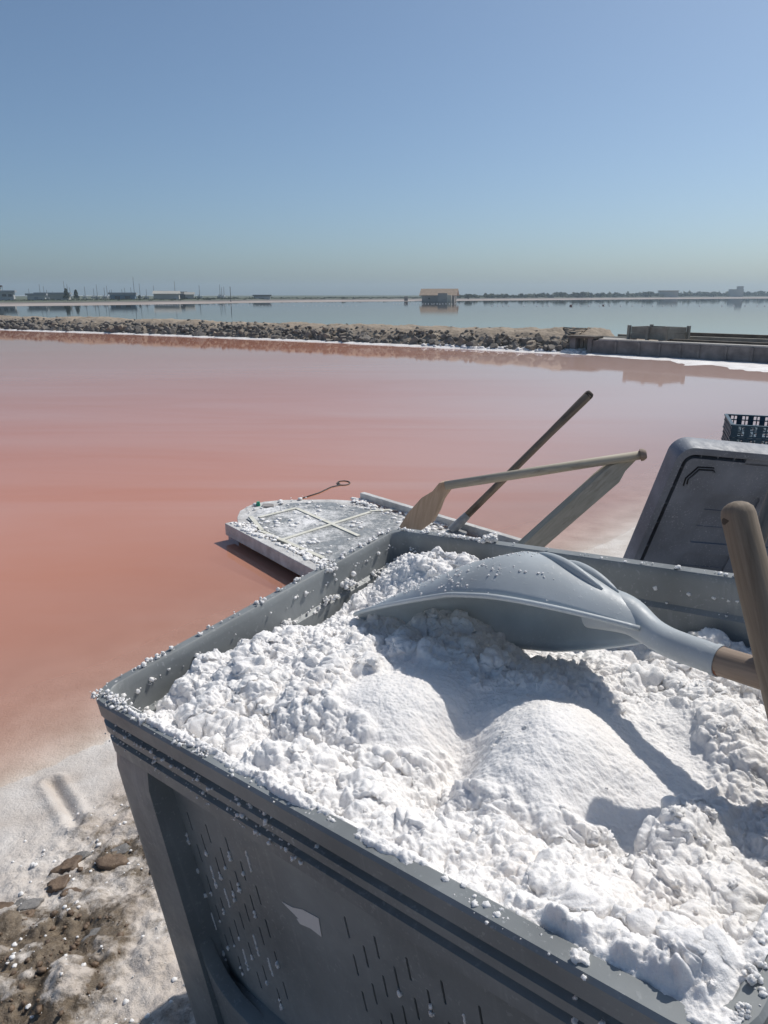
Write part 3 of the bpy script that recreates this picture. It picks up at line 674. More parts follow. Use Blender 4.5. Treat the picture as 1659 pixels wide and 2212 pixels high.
for c, row, lab in ((1233, 661, 'larger dark bird resting on the far water among the floats'), (1303, 660, 'smaller dark bird on the far water, right of the larger one')):
    p = gz(c, row, 0); s = pxm(p); e = empty('bird', p); tag(e, lab, 'bird', 'birds on the far basin')
    k = 1.0 if c == 1233 else .7
    me = lumps_mesh('body', [((0, 0, 1.2*s*k), 3.2*s*k, .5, None)], 2, .15); link('body', me, 'bird_dark', e, True)
    MB().tube([(1.8*s*k, 0, 1.6*s*k), (2.8*s*k, 0, 2.8*s*k), (3.0*s*k, 0, 4.2*s*k), (3.9*s*k, 0, 4.3*s*k)], [.8*s*k, .55*s*k, .5*s*k, .3*s*k], 8).build('neck', 'bird_dark', e, True)

# ================================================================== THE SALT BIN
LX, LY = .770, .60                     # rim lengths
A0 = at(180, 1500, 1.0); A0 = ORG + (A0-ORG).normalized()*1.0
def rodm(v):
    v = Vector(v); return Matrix.Rotation(v.length, 3, v.normalized())
BR = rodm((.0241, -.1661, 0)) @ Matrix.Rotation(-.729, 3, 'Z')
BASE = Vector((LX/2, LY/2, -.68))
def B2W(p): return A0 + BR @ Vector(p)
def W2B(p): return BR.transposed() @ (Vector(p)-A0)
sbin = empty('salt_bin', B2W(BASE), BR); tag(sbin, 'large grey perforated plastic pallet bin filled with salt in the foreground', 'bin')
BLOC = -BASE
R0 = .042
def rr(d, ext=.055, n=7):
    """rounded rectangle inset by d; per corner: entry point, arc, exit point.  Corner order A, D, C, B"""
    r = max(R0-d, .004); out = []
    for (cx_, cy_, a0) in ((0, 0, 180), (LX, 0, 270), (LX, LY, 0), (0, LY, 90)):
        sx = 1 if cx_ == 0 else -1; sy = 1 if cy_ == 0 else -1
        mx, my = cx_+sx*(d+r), cy_+sy*(d+r); c = []
        for k in range(n+1):
            a = rad(a0+90*k/n); c.append((mx+r*math.cos(a), my+r*math.sin(a)))
        t0 = (math.cos(rad(a0-90)), math.sin(rad(a0-90))); t1 = (math.cos(rad(a0+180)), math.sin(rad(a0+180)))
        # entry lies back along the previous side, exit along the next
        e0 = (c[0][0]+math.cos(rad(a0+90))*-ext, c[0][1]+math.sin(rad(a0+90))*-ext)
        e1 = (c[-1][0]-math.cos(rad(a0+180))*-ext*-1*-1, c[-1][1]-math.sin(rad(a0+180))*-ext*-1*-1)
        e1 = (c[-1][0]+math.cos(rad(a0+180))*ext*1, c[-1][1]+math.sin(rad(a0+180))*ext*1)
        out.append([e0]+c+[e1])
    return out
def sweep(profile, closed=True, corners=None, loop=True, ext=.055):
    mb = MB(); rings = []
    for (d, z) in profile:
        cs = rr(d, ext); pts = [p for i, c in enumerate(cs) if corners is None or i in corners for p in c]
        rings.append([(x, y, z) for x, y in pts])
    n = len(rings[0]); V = [p for r in rings for p in r]; F = []
    m = len(rings)
    for i in range(m if closed else m-1):
        j = (i+1) % m
        for k in range(n if loop else n-1):
            l = (k+1) % n; F.append((i*n+k, i*n+l, j*n+l, j*n+k))
    if not loop: F.append(tuple(i*n for i in range(m))); F.append(tuple(i*n+n-1 for i in range(m))[::-1])
    mb.add(V, F); return mb
def bpart(mb, name, mat, smooth='auto', bevel=0): return mb.build(name, mat, sbin, smooth, bevel, BLOC)
rim = [(.003, 0), (.0, -.003), (.0, -.021), (.010, -.023), (.010, -.032), (.001, -.034), (.001, -.044), (.010, -.046), (.010, -.055), (.002, -.057), (.002, -.074), (.012, -.078), (.026, -.080),
       (.044, -.098), (.0435, -.088), (.034, -.083), (.031, -.053), (.024, -.048), (.020, -.012), (.0185, -.002), (.0165, 0)]
bpart(sweep(rim), 'rim', 'bin_grey')
for ci in range(4):
    pr = [(.004, -.0765), (-.001, -.10), (-.006, -.35), (-.012, -.60), (.03, -.60), (.036, -.0765)]
    bpart(sweep(pr, corners=[ci], loop=False, ext=.066), 'corner_post', 'bin_grey')
    f_ = [(.006, -.601), (.012, -.68), (.05, -.68), (.055, -.601)]
    bpart(sweep(f_, corners=[ci], loop=False, ext=.06), 'foot', 'bin_grey')
skirt = [(.012, -.425), (.004, -.440), (-.004, -.60), (.034, -.60), (.036, -.425)]
bpart(sweep(skirt, ext=.0), 'base_skirt', 'bin_grey')
# slotted plates
def slots(x0, x1, step, z0, zn, pitch, L=.029, wd=.0028):
    out = []; n = int(round((x1-x0)/step))+1
    for i in range(n):
        for k in range(zn):
            z = z0 - (pitch/2 if i % 2 else 0) - k*pitch
            out.append((x0+i*step, z, wd, L))
    return out
def plate(name, u0, u1, v0, v1, holes, fn, th, mat='bin_grey'):
    pts = [Vector((u0, v0)), Vector((u1, v0)), Vector((u1, v1)), Vector((u0, v1))]; faces = [[0, 1, 2, 3]]
    for (x, z, wd, L) in holes:
        b = len(pts); h_ = wd/2
        q = [(x-h_, z-L+h_), (x, z-L), (x+h_, z-L+h_), (x+h_, z-h_), (x, z), (x-h_, z-h_)]
        pts += [Vector(p) for p in q]; faces.append([b+5, b+4, b+3, b+2, b+1, b])
    V2, E2, F2, *_ = delaunay_2d_cdt(pts, [], faces, 2, 1e-7)
    V = [fn(p.x, p.y, 0) for p in V2] + [fn(p.x, p.y, th) for p in V2]; n = len(V2)
    F = [tuple(f) for f in F2] + [tuple(i+n for i in reversed(f)) for f in F2]
    cnt = {}
    for f in F2:
        for a, b in zip(f, f[1:]+f[:1]): cnt[(a, b)] = 1
    for (a, b) in list(cnt):
        if (b, a) not in cnt: F.append((a, n+a, n+b, b))
    return bpart(MB().add(V, F), name, mat, smooth=False)
g1 = slots(.049, .245, .0196, -.143, 5, .049); g2 = slots(.40, .62, .0196, -.143, 6, .049)
plate('side_panel', .045, LX-.045, -.43, -.076, [h_ for h_ in g1+g2], lambda u, v, t: (u, .027+t, v), .004)
inn = slots(.20, .42, .0196, -.118, 5, .049)
plate('inner_wall', .04, LX-.04, -.60, -.09, [], lambda u, v, t: (u, .047-t, v), .004, 'bin_inner')
plate('inner_wall', .047, LY-.047, -.60, -.09, inn, lambda u, v, t: (.045-t, u, v), .004, 'bin_inner')
plate('inner_wall', .045, LX-.045, -.60, -.09, slots(.07, .27, .0196, -.118, 5, .049)+slots(.42, .72, .0196, -.118, 5, .049), lambda u, v, t: (u, LY-.045+t, v), .004, 'bin_inner')
plate('inner_wall', .047, LY-.047, -.60, -.09, [], lambda u, v, t: (LX-.045+t, u, v), .004, 'bin_inner')
bpart(MB().bbox((.04, .04, -.60), (LX-.04, LY-.04, -.585)), 'floor_plate', 'bin_grey', False)
# raised frames of the inner wall panels
for (y0, y1) in ((.19, .196), (.43, .436)): bpart(MB().bbox((.0451, y0, -.58), (.0505, y1, -.10)), 'inner_rib', 'bin_inner', False)
for (x0, x1) in ((.05, .056), (.36, .366)): bpart(MB().bbox((x0, LY-.0505, -.58), (x1, LY-.0451, -.10)), 'inner_rib', 'bin_inner', False)
# torn sticker, drain holes, pallet-fork pocket
stk = [(.293, -.187), (.312, -.184), (.330, -.176), (.356, -.172), (.353, -.199), (.336, -.198), (.318, -.203), (.314, -.198), (.318, -.196)]
bpart(MB().prism([(x, .0262, z) for x, z in stk], (0, .0004, 0)), 'torn_sticker', 'float_white', False)
for (x, z) in ((.050, -.555), (.092, -.553)):
    bpart(MB().tube([(x, .0, z), (x, -.008, z), (x, -.0117, z)], [.010, .010, .0095], 16), 'drain_hole', 'dark_gap', True)
    bpart(MB().tube([(x, -.0095, z), (x, -.0128, z)], [.0125, .0115], 18, cap=False), 'hole_rim', 'bin_grey', True)
mb = MB()
fp = [(.1075, -.34), (.113, -.375), (.125, -.40), (.15, -.418), (.20, -.426), (.26, -.427), (.285, -.45), (.29, -.599), (.1075, -.599)]
mb.prism([(x, -.002, z) for x, z in fp], (0, .02, 0)); bpart(mb, 'fork_pocket_frame', 'bin_grey', 'auto', .003)
mb = MB(); mb.prism([(x+.32, -.0045, z) for x, z in [(.0, -.47), (.03, -.45), (.12, -.45), (.15, -.47), (.155, -.60), (-.005, -.60)]], (0, .015, 0)); bpart(mb, 'fork_pocket', 'dark_gap', False)

# ------------------------------------------------------------------ salt heap (height field in the bin's own frame)
NX, NY = 840, 640
hx = np.linspace(.036, LX-.010, NX); hy = np.linspace(.0045, LY-.036, NY)
HX, HY = np.meshgrid(hx, hy)
ctrl = np.array([(.05, .05, -.048), (.05, .13, -.036), (.16, .02, -.022), (.30, .012, -.004), (.45, .012, .001), (.6, .012, .000), (.72, .015, -.004), (.70, .05, -.012),
    (.05, .24, -.030), (.05, .34, -.062), (.05, .45, -.065), (.07, .54, -.020), (.13, .52, -.022), (.14, .16, -.018), (.17, .25, -.022), (.14, .33, -.058),
    (.22, .10, -.035), (.30, .15, -.012), (.36, .20, -.018), (.33, .30, -.022), (.26, .38, -.036), (.40, .10, -.035), (.45, .20, -.050), (.44, .32, -.035), (.50, .20, -.005), (.52, .27, -.015),
    (.53, .35, -.050), (.42, .44, -.075), (.35, .52, -.11), (.50, .50, -.095), (.60, .52, -.075), (.70, .50, -.055), (.62, .38, -.050), (.70, .36, -.050), (.56, .45, -.085), (.64, .45, -.085), (.71, .42, -.075), (.52, .40, -.055), (.58, .12, -.030), (.62, .20, -.055), (.63, .27, -.080), (.61, .31, -.085), (.66, .32, -.07), (.59, .25, -.040), (.72, .28, -.05), (.74, .20, -.065), (.71, .11, -.035), (.62, .06, -.012), (.5, .06, -.016), (.35, .055, -.022)])
num = np.zeros_like(HX); den = np.zeros_like(HX)
for (x, y, z) in ctrl:
    wgt = np.exp(-((HX-x)**2+(HY-y)**2)/(2*.042**2))+1e-7/(.01+(HX-x)**2+(HY-y)**2); num += wgt*z; den += wgt
H = num/den
def gauss(x, y, rx, ry, ang=0):
    c, s_ = math.cos(ang), math.sin(ang); dx = HX-x; dy = HY-y
    return np.exp(-(((dx*c+dy*s_)/rx)**2 + ((-dx*s_+dy*c)/ry)**2))
# shovel-smoothed faces
smooth = np.clip(gauss(.35, .225, .085, .085, .3)*1.5 + gauss(.53, .235, .085, .10, .2)*1.6 + gauss(.60, .31, .05, .07)*1.0, 0, 1)
smooth = sstep(.40, .80, smooth + (fbm(HX*24, HY*24, 4, 77)-.5)*.95)
H += .014*gauss(.335, .205, .075, .055, .5) + .015*gauss(.525, .235, .075, .07, .4) - .034*gauss(.435, .17, .03, .10, .35) - .026*gauss(.615, .17, .035, .06) - .016*gauss(.33, .095, .10, .022) - .018*gauss(.52, .115, .08, .028)
H += (fbm(HX*9, HY*9, 3, 51)-.5)*.045*(1-.75*smooth)
edge = np.minimum(np.minimum(HX-.036, LX-.010-HX), LY-.036-HY)
# splat hemispheres: crumbling clods of every size
def splat(Hin, n, r0, r1, rise, mask, seed):
    rg = np.random.default_rng(seed); add = np.zeros_like(Hin); dx = hx[1]-hx[0]; dy = hy[1]-hy[0]
    for _ in range(n):
        i = rg.integers(0, NY); j = rg.integers(0, NX)
        if rg.random() > mask[i, j]: continue
        r = r0 + (r1-r0)*rg.random()**2.2
        a = int(r/dx)+1; b = int(r/dy)+1
        i0, i1, j0, j1 = max(0, i-b), min(NY, i+b+1), max(0, j-a), min(NX, j+a+1)
        q = ((HX[i0:i1, j0:j1]-hx[j])/(r*rg.uniform(.8, 1.1)))**2 + ((HY[i0:i1, j0:j1]-hy[i])/(r*rg.uniform(.8, 1.1)))**2
        b_ = rise*r*np.sqrt(np.clip(1-q, 0, 1))*rg.uniform(.5, 1.0) + add[i, j]*.45*(q < 1)
        add[i0:i1, j0:j1] = np.maximum(add[i0:i1, j0:j1], b_)
    return Hin + add
cl = sstep(.40, .62, fbm(HX*11+3, HY*11, 3, 61))
def billow(fr, seed, warp=.35):
    c, s_ = math.cos(seed*1.7), math.sin(seed*1.7)
    x = (HX*c-HY*s_)*fr; y = (HX*s_+HY*c)*fr
    x = x+warp*(fbm(x*.7+5, y*.7, 2, seed+200)-.5)*3; y = y+warp*(fbm(x*.7, y*.7+9, 2, seed+300)-.5)*3
    n = (vnoise(x, y, seed)*.65+vnoise(x*1.9+3, y*1.9, seed+5)*.35)
    return np.abs(2*n-1)
rgh = np.clip(1-.97*smooth, 0, 1); rc1 = rgh*(.35+.65*cl)
def blur(a):
    a = a.copy(); a[1:-1, :] = (a[:-2, :]+2*a[1:-1, :]+a[2:, :])/4; a[:, 1:-1] = (a[:, :-2]+2*a[:, 1:-1]+a[:, 2:])/4; return a
def puff(px, py, seed):
    """rounded cells parted by creases"""
    ix = np.floor(px); iy = np.floor(py); d1 = np.full(px.shape, 9.0); amp_ = np.zeros(px.shape)
    for ox in (-1, 0, 1):
        for oy in (-1, 0, 1):
            cx_ = ix+ox; cy_ = iy+oy; fx = cx_+.1+.8*_hash(cx_, cy_, seed); fy = cy_+.1+.8*_hash(cx_, cy_, seed+1)
            rr2 = .55+.75*_hash(cx_, cy_, seed+2)
            d = np.hypot(px-fx, py-fy)/rr2; m = d < d1; d1 = np.where(m, d, d1); amp_ = np.where(m, rr2, amp_)
    return np.sqrt(np.clip(1-d1*d1*.85, 0, 1))*amp_
def warp2(fr, k, seed): 
    return HX*fr + k*(fbm(HX*fr*.6, HY*fr*.6, 3, seed)-.5)*2, HY*fr + k*(fbm(HX*fr*.6+7, HY*fr*.6+3, 3, seed+9)-.5)*2
H += rc1*(.024*billow(15, 3) + .012*billow(30, 4)) - .006*rc1
for _ in range(4): H = blur(H)
gy_, gx_ = np.gradient(H, hy, hx); nl = np.sqrt(1+gx_*gx_+gy_*gy_)
u1, v1 = warp2(34, .8, 101); u2, v2 = warp2(75, .8, 111); u3, v3 = warp2(150, .7, 121); u4, v4 = warp2(300, .6, 131)
cl2 = sstep(.35, .6, fbm(HX*26, HY*26, 3, 66))
D = rc1*(.0045*puff(u1, v1, 11)*cl2) + rgh*(.0048*puff(u2, v2, 21)*(.30+.70*cl2) + .0065*billow(70, 5)) + (rgh*.9+.06)*(.0036*puff(u3, v3, 31) + .0034*billow(140, 6)) + (rgh*.8+.2)*(.0019*puff(u4, v4, 41))
D += (fbm(HX*420, HY*420, 2, 71)-.5)*.0016 + (fbm(HX*60, HY*60, 3, 78)-.5)*.0050*smooth
maskA = np.clip(rgh*(.2+.8*cl), 0, 1)
H0 = H; H = H0 + D
H = H - .14*(1-sstep(0, .011, edge))*np.where(HX > .5, sstep(.13, .18, HY), sstep(.03, .07, HY)) - .10*(1-sstep(.020, .034, LX-HX))*sstep(.12, .17, HY) + .014*gauss(.725, .03, .045, .035) - .030*(1-sstep(.0, .10, LX-.045-HX))*sstep(.06, .12, HY)
H = np.minimum(H-.012, .020)
lip = np.maximum(1-sstep(.017, .030, HY), (1-sstep(.019, .036, LX-HX))*(1-sstep(.11, .16, HY)))
crust = -.0035 + .0125*(fbm(HX*16+2, HY*25, 3, 91)-.36+.10*(HX < .43)-.05*(HX > .5))*1.6*sstep(.0045, .011, HY) + (fbm(HX*120, HY*120, 3, 92)-.5)*.006 + (fbm(HX*400, HY*400, 2, 93)-.5)*.003
H = H*(1-lip) + crust*lip
def salt_z(x, y):
    i = int(np.clip((y-hy[0])/(hy[-1]-hy[0])*(NY-1), 0, NY-1)); j = int(np.clip((x-hx[0])/(hx[-1]-hx[0])*(NX-1), 0, NX-1)); return float(H[i, j])
side = sstep(.006, .03, edge)*sstep(.03, .05, HY)      # clods bulge sideways as well as up
heap = link('salt_heap', grid_mesh('salt_heap', HX - gx_/nl*D*.7*side, HY - gy_/nl*D*.7*side, H), 'salt', smooth=True)
heap.location = A0; heap.rotation_euler = BR.to_euler(); tag(heap, 'heap of lumpy white sea salt filling the grey bin', 'salt', kind='stuff')

# salt crumbs on rims and clods on the heap (bin frame)
def in_frame(o): o.location = A0; o.rotation_euler = BR.to_euler(); return o
rc = random.Random(11); big = []; small = []
def clus(x):  # patchy density along a rim
    return max(0, mnoise.noise(Vector((x*9, 3.3, 0)))+.5*mnoise.noise(Vector((x*31, 8.3, 0))))
for k in range(1300):                # near long rim: thick crust
    x = rc.uniform(.01, LX-.01); dens = .30+1.2*mnoise.noise(Vector((x*7, 1.7, 0)))+ (.45 if x < .42 else -.12)
    if rc.random() > dens: continue
    r = rc.choice([.0005, .0007, .0010, .0013, .0018, .0028]); y = abs(rc.gauss(.013, .007)); big.append((Vector((x, y, -.001+r*.25 + rc.random()*.005*(dens > .6) - max(0, y-.0165)*.9)), r, .75, None))
for k in range(1500):                # hanging on the ribs below it
    x = rc.uniform(.03, LX-.01); dens = .02+1.1*mnoise.noise(Vector((x*8, 5.7, 0)))
    if rc.random() > dens: continue
    z = rc.choice([-.0335, -.0335, -.0565, -.0565, -.045]); r = rc.choice([.0005, .0007, .0009, .0013, .0022]); small.append((Vector((x, -.0005+(.006 if rc.random() < .6 else 0), z+rc.uniform(-.003, .004))), r, .9, None))
for k in range(2500):                # left short rim, inside and top
    y = rc.uniform(.01, LY-.02); dens = .10+.9*clus(y)+.15*(y > .40)
    if rc.random() > dens: continue
    d, z = rc.choice([(.009, 0), (.009, 0), (.012, 0), (.021, -.02), (.027, -.048), (.028, -.049), (.038, -.083), (.004, .0)])
    r = rc.choice([.0006, .0008, .0011, .0015, .0022, .0034]); d += rc.uniform(-.004, .003)
    (big if r > .003 else small).append((Vector((d, y, z+rc.uniform(-.006, .004))), r, .85, None))
for k in range(2200):                # back rim
    x = rc.uniform(.02, LX-.02); dens = .06+.6*clus(x+4)+.45*(x < .22)
    if rc.random() > dens: continue
    d, z = rc.choice([(.012, 0), (.010, 0), (.014, 0), (.026, -.047), (.028, -.048), (.029, -.049), (.038, -.083), (.021, -.03)])
    r = rc.choice([.0006, .0008, .0011, .0016, .0024, .0034]); (big if r > .003 else small).append((Vector((x, LY-d, z+rc.uniform(-.004, .003))), r, .85, None))
for k in range(160):
    y = rc.uniform(.01, .5); 
    if rc.random() > .25+clus(y+9): continue
    r = rc.choice([.0006, .0009, .0013, .002]); small.append((Vector((LX-rc.uniform(.002, .016), y, -.0+r*.3-.0)), r, .8, None))
for (x, y, z, r, n) in [(.215, LY-.008, .004, .010, 16), (.018, .415, -.006, .008, 22), (.026, .44, -.042, .010, 22), (.030, .39, -.046, .007, 14), (.012, .275, .0, .005, 10), (.030, .20, -.047, .006, 12), (.028, .30, -.046, .007, 12), (.01, .10, .0, .006, 6), (LX-.012, .030, .0, .004, 14), (LX-.013, .055, .0, .005, 14)]:
    for k in range(n*2): big.append((Vector((x+rc.gauss(0, r*.45), y+rc.gauss(0, r*.8), z+abs(rc.gauss(0, r*.4)))), r*rc.uniform(.18, .5), .9, None))
for (x, z, wd, L) in g1+g2:          # salt oozing from the slots
    if rc.random() < .42:
        for k in range(rc.randint(1, 4)): small.append((Vector((x+rc.uniform(-.0005, .001), .0262, z-L+rc.uniform(-.004, .012))), rc.uniform(.0010, .0026), 1.4, None))
    if rc.random() < .16: 
        for k in range(9): small.append((Vector((x, .0272, z-L*(k+.5)/9)), .0015, 1.5, None))
o = in_frame(link('salt_crust_on_rim', lumps_mesh('salt_crust_on_rim', big, 2, .62, 1.6), 'salt', smooth=True)); tag(o, 'crumbly salt crust clinging to the bin rim', 'salt', kind='stuff')
o = in_frame(link('salt_grains', lumps_mesh('salt_grains', small, 2, .62, 1.6), 'salt', smooth=True)); tag(o, 'fine salt grains stuck to the bin rim and slots', 'salt', kind='stuff')
clods = []
mk = maskA
for k in range(700):
    i = rc.randrange(NY); j = rc.randrange(NX)
    if rc.random() > mk[i, j]*.9 or edge[i, j] < .006: continue
    r = .0014+.0050*rc.random()**3; x, y = hx[j], hy[i]; clods.append((Vector((x, y, H[i, j]+r*.25)), r, .9, None))
for (px, py, z, rr_, n) in [(1305, 1650, .012, .020, 34), (1270, 1690, .008, .018, 26), (1230, 1750, .0, .016, 26), (1350, 1600, .012, .014, 14), (930, 1235, -.045, .022, 40), (880, 1260, -.05, .018, 26), (430, 1500, -.03, .014, 20), (480, 1420, -.022, .015, 20), (560, 1385, -.02, .015, 20), (640, 1395, -.03, .012, 18), (1100, 1560, -.01, .014, 24), (900, 1640, -.03, .014, 24), (640, 1700, -.006, .014, 20), (1500, 1640, -.005, .02, 30), (1560, 1750, -.02, .018, 26), (1480, 1900, -.015, .02, 26), (1580, 1500, -.02, .018, 26)]:
    q = gz(px, py, 0); # direction only
    dr = BR.transposed() @ ((q-ORG).normalized()); o_ = BR.transposed() @ (ORG-A0); t = (z-o_.z)/dr.z; c = o_+dr*t
    for k in range(n//2):
        x = c.x+rc.gauss(0, rr_*.8); y = c.y+rc.gauss(0, rr_*.55)
        if .05 < x < LX-.05 and .02 < y < LY-.05: clods.append((Vector((x, y, salt_z(x, y)+rr_*.10*rc.random()-.002)), rr_*rc.uniform(.08, .36)*rc.random()**.5, .8, None))
o = in_frame(link('salt_clods', lumps_mesh('salt_clods', clods, 3, .8, 1.5), 'salt', smooth=True)); tag(o, 'loose salt clods lying over the heap in the bin', 'salt', kind='stuff')

# ------------------------------------------------------------------ scoop lying mouth down on the salt
T_, K_ = at(772, 1331, 1.07), at(1392, 1370, .795)
E_, H_ = at(1549, 1426, .728), at(1850, 1520, .615)
ax = (K_-T_); SL = ax.length; ax.normalize()
bb = Vector((0, -.743, .669)); bb = (bb-ax*bb.dot(ax)).normalized(); up_s = bb.cross(ax); up_s = up_s if up_s.z > 0 else -up_s
scoop = empty('scoop', T_); tag(scoop, 'pale blue-grey plastic scoop lying mouth down on the salt heap', 'scoop')
NS, NTt = 64, 40
def scoop_pt(s, t, off=0.0):
    # s 0 tip .. 1 neck, t -1 lower lip .. 1 upper lip
    wdt = .080*min(1, (s/.52+.015))**.80*(1 if s < .62 else 1-.84*((s-.62)/.38)**1.45) + .002
    dep = .086*(math.sin(min(1, s/.66)*math.pi/2)*.25+min(1, s/.66)*.75)**1.15*(1 if s < .66 else 1-.74*((s-.66)/.34)**1.7) + .002
    wdt = max(wdt-off, .001); dep = max(dep-off, .0008)
    a = t*math.pi/2; e = .80
    cx_ = math.copysign(abs(math.sin(a))**e, math.sin(a)); cz_ = abs(math.cos(a))**e
    lip = .012*math.sin(math.pi*min(1, s*1.05))*abs(t)**6
    q = T_ + ax*(s*SL) + bb*(wdt*cx_) + up_s*(dep*cz_+ .003*math.sin(math.pi*s))
    return q
V = []; F = []
for layer, off in ((0, 0.0), (1, .0035)):
    for i in range(NS+1):
        for j in range(NTt+1): V.append(scoop_pt(i/NS, j/NTt*2-1, off))
W_ = NTt+1; LN = (NS+1)*W_
for i in range(NS):
    for j in range(NTt):
        F.append((i*W_+j, (i+1)*W_+j, (i+1)*W_+j+1, i*W_+j+1)); F.append((LN+i*W_+j, LN+i*W_+j+1, LN+(i+1)*W_+j+1, LN+(i+1)*W_+j))
    for j in (0, NTt): F.append((i*W_+j, LN+i*W_+j, LN+(i+1)*W_+j, (i+1)*W_+j))
for j in range(NTt): F.append((j, j+1, LN+j+1, LN+j)); F.append((NS*W_+j, LN+NS*W_+j, LN+NS*W_+j+1, NS*W_+j+1))
blade = wparent(MB().add(V, F).build('blade', 'scoop_blue', smooth=True), scoop)
# rolled lip
for sg in (-1, 1):
    wparent(MB().tube([scoop_pt(i/40, sg)+bb*sg*.001 for i in range(0, 41)], [.0032]*41, 10).build('lip', 'scoop_blue', smooth=True), scoop)
# stiffening ribs over the heel
for s0, s1, t0 in ((.70, .90, .42), (.74, .93, .18), (.70, .90, -.1)):
    pts = []; rr_ = []
    for i in range(13):
        k = i/12; s = s0+(s1-s0)*k; pts.append(scoop_pt(s, t0+.25*(k-.5)) ); rr_.append(.0015+.0055*math.sin(math.pi*k)**.8)
    wparent(MB().tube(pts, rr_, 10).build('rib', 'scoop_blue', smooth=True), scoop)
hd = (E_-K_).normalized()
from mathutils import geometry as mgeo
P0_ = scoop_pt(.84, 0)*.45+(T_+ax*SL*.84)*.55; Pm_ = K_*.45+E_*.55
pts = mgeo.interpolate_bezier(P0_, P0_+ax*SL*.16-up_s*.004, Pm_-hd*.06, Pm_, 18) + [E_]
rr_ = [.0255-.0095*(lambda k: k*k*(3-2*k))(min(1, i/13)) for i in range(18)] + [.0155]
wparent(MB().tube(pts, rr_, 26).build('socket', 'scoop_blue', smooth='auto'), scoop)
wparent(MB().tube([E_-hd*.002, E_+hd*.0035], [.0168, .0166], 26).build('socket_ring', 'scoop_blue', smooth='auto'), scoop)
wparent(MB().tube([K_*.35+E_*.65+up_s*.0155, K_*.35+E_*.65+up_s*.0195], [.0055, .0045], 14).build('rivet', 'steel', smooth='auto'), scoop)
wparent(MB().tube([E_, E_+hd*.006], [.01535, .0152], 20).build('rust_band', 'rust', smooth='auto'), scoop)
hdir = (H_-E_).normalized()
wparent(MB().tube([E_-hd*.05, E_, E_.lerp(H_, .3), E_.lerp(H_, .6), H_], [.0150, .0150, .0150, .0150, .0150], 20, round_end=.8, wob=.02).build('handle', 'wood_brown', smooth=True), scoop)
gr = []
for k in range(2600):
    s = rc.random()**1.25*.78+.01; t = rc.uniform(-.85, .99)
    if rc.random() > .35+1.1*mnoise.noise(Vector((s*9, t*5, 2.2)))+.25*(t > .9): continue
    q = scoop_pt(s, t); gr.append((q, rc.choice([.0005, .0007, .0009, .0012, .0018]), .8, None))
o = wparent(link('salt_dust', lumps_mesh('salt_dust', gr, 1, .4), 'salt', smooth=True), scoop); o['kind'] = 'stuff'
print('HANDLE END in bin', [round(v, 3) for v in W2B(H_)], 'scoop mid', [round(v, 3) for v in W2B(scoop_pt(.6, -1))], [round(v, 3) for v in W2B(scoop_pt(.6, 0))])

# ------------------------------------------------------------------ upright handle stuck in the salt, right
S0 = at(1588, 1083, .70); S1 = at(1692, 1520, .668); S2 = S1 + (S1-S0)*.55
st1 = empty('tool_handle', S2); tag(st1, 'thick worn wooden tool handle with rounded top standing in the salt at right', 'tool handle')
wparent(MB().tube([S2, S2.lerp(S1, .5), S1, S1.lerp(S0, .35), S1.lerp(S0, .7), S0], [.0168, .0167, .0165, .0163, .0160, .0157], 28, round_end=.85, wob=.07).build('shaft', 'wood_weathered', smooth=True), st1)
dS = (S0-S1).normalized()
wparent(MB().tube([S0-dS*.022, S0-dS*.0185, S0-dS*.0145], [.0158, .0162, .0159], 28, cap=False, wob=.07).build('dark_ring', 'wood_end', smooth=True), st1)
Q0, Q1 = at(1690, 1020, 1.35), at(1615, 1230, 1.32)
st2 = empty('tool_handle', Q1); tag(st2, 'thin grey wooden handle behind the thick one, leaning before the dark lid', 'tool handle')
wparent(MB().tube([Q1+(Q1-Q0)*1.0, Q1, Q0, Q0+(Q0-Q1)*.3], [.0135]*4, 16, round_end=.8).build('shaft', 'wood_grey', smooth=True), st2)

# ------------------------------------------------------------------ bin lid leaning behind, right
TL = at(1466, 956, 2.0)
_ps, _le, _ro = rad(3), rad(19), rad(6.5)
_h = Vector((math.cos(_ps), math.sin(_ps), 0)); _n0 = Vector((_h.y, -_h.x, 0)); _v = Vector((0, 0, 1))*math.cos(_le)+_n0*math.sin(_le)
ey_ = -(_v*math.cos(_ro)+_h*math.sin(_ro)); ex_ = _h*math.cos(_ro)-_v*math.sin(_ro); en_ = ex_.cross(ey_); en_ = en_ if en_.y < 0 else -en_
LW, LH = .84, .66
LM = Matrix((ex_, ey_, en_)).transposed()
lid = empty('bin_lid', TL+ex_*LW/2+ey_*LH); tag(lid, 'dark grey plastic bin lid standing on edge behind the salt bin', 'lid')
def lp(x, y, z): return TL + LM @ Vector((x, y, z))
def rrect(x0, y0, x1, y1, r, n=7):
    out = []
    for (cx_, cy_, a0) in ((x0+r, y0+r, 180), (x1-r, y0+r, 270), (x1-r, y1-r, 0), (x0+r, y1-r, 90)):
        out += [(cx_+r*math.cos(rad(a0+90*k/n)), cy_+r*math.sin(rad(a0+90*k/n))) for k in range(n+1)]
    return out
def ring(o_, i_, z0, z1):
    n = len(o_); V = [lp(x, y, z0) for x, y in o_]+[lp(x, y, z1) for x, y in o_]+[lp(x, y, z1) for x, y in i_]+[lp(x, y, z0) for x, y in i_]
    F = []
    for a in range(4):
        b = (a+1) % 4
        for k in range(n): l = (k+1) % n; F.append((a*n+k, a*n+l, b*n+l, b*n+k))
    return MB().add(V, F)
wparent(ring(rrect(0, 0, LW, LH, .045), rrect(.022, .022, LW-.022, LH-.022, .030), -.04, .022).build('rim', 'lid_grey', smooth='auto', bevel=.004), lid)
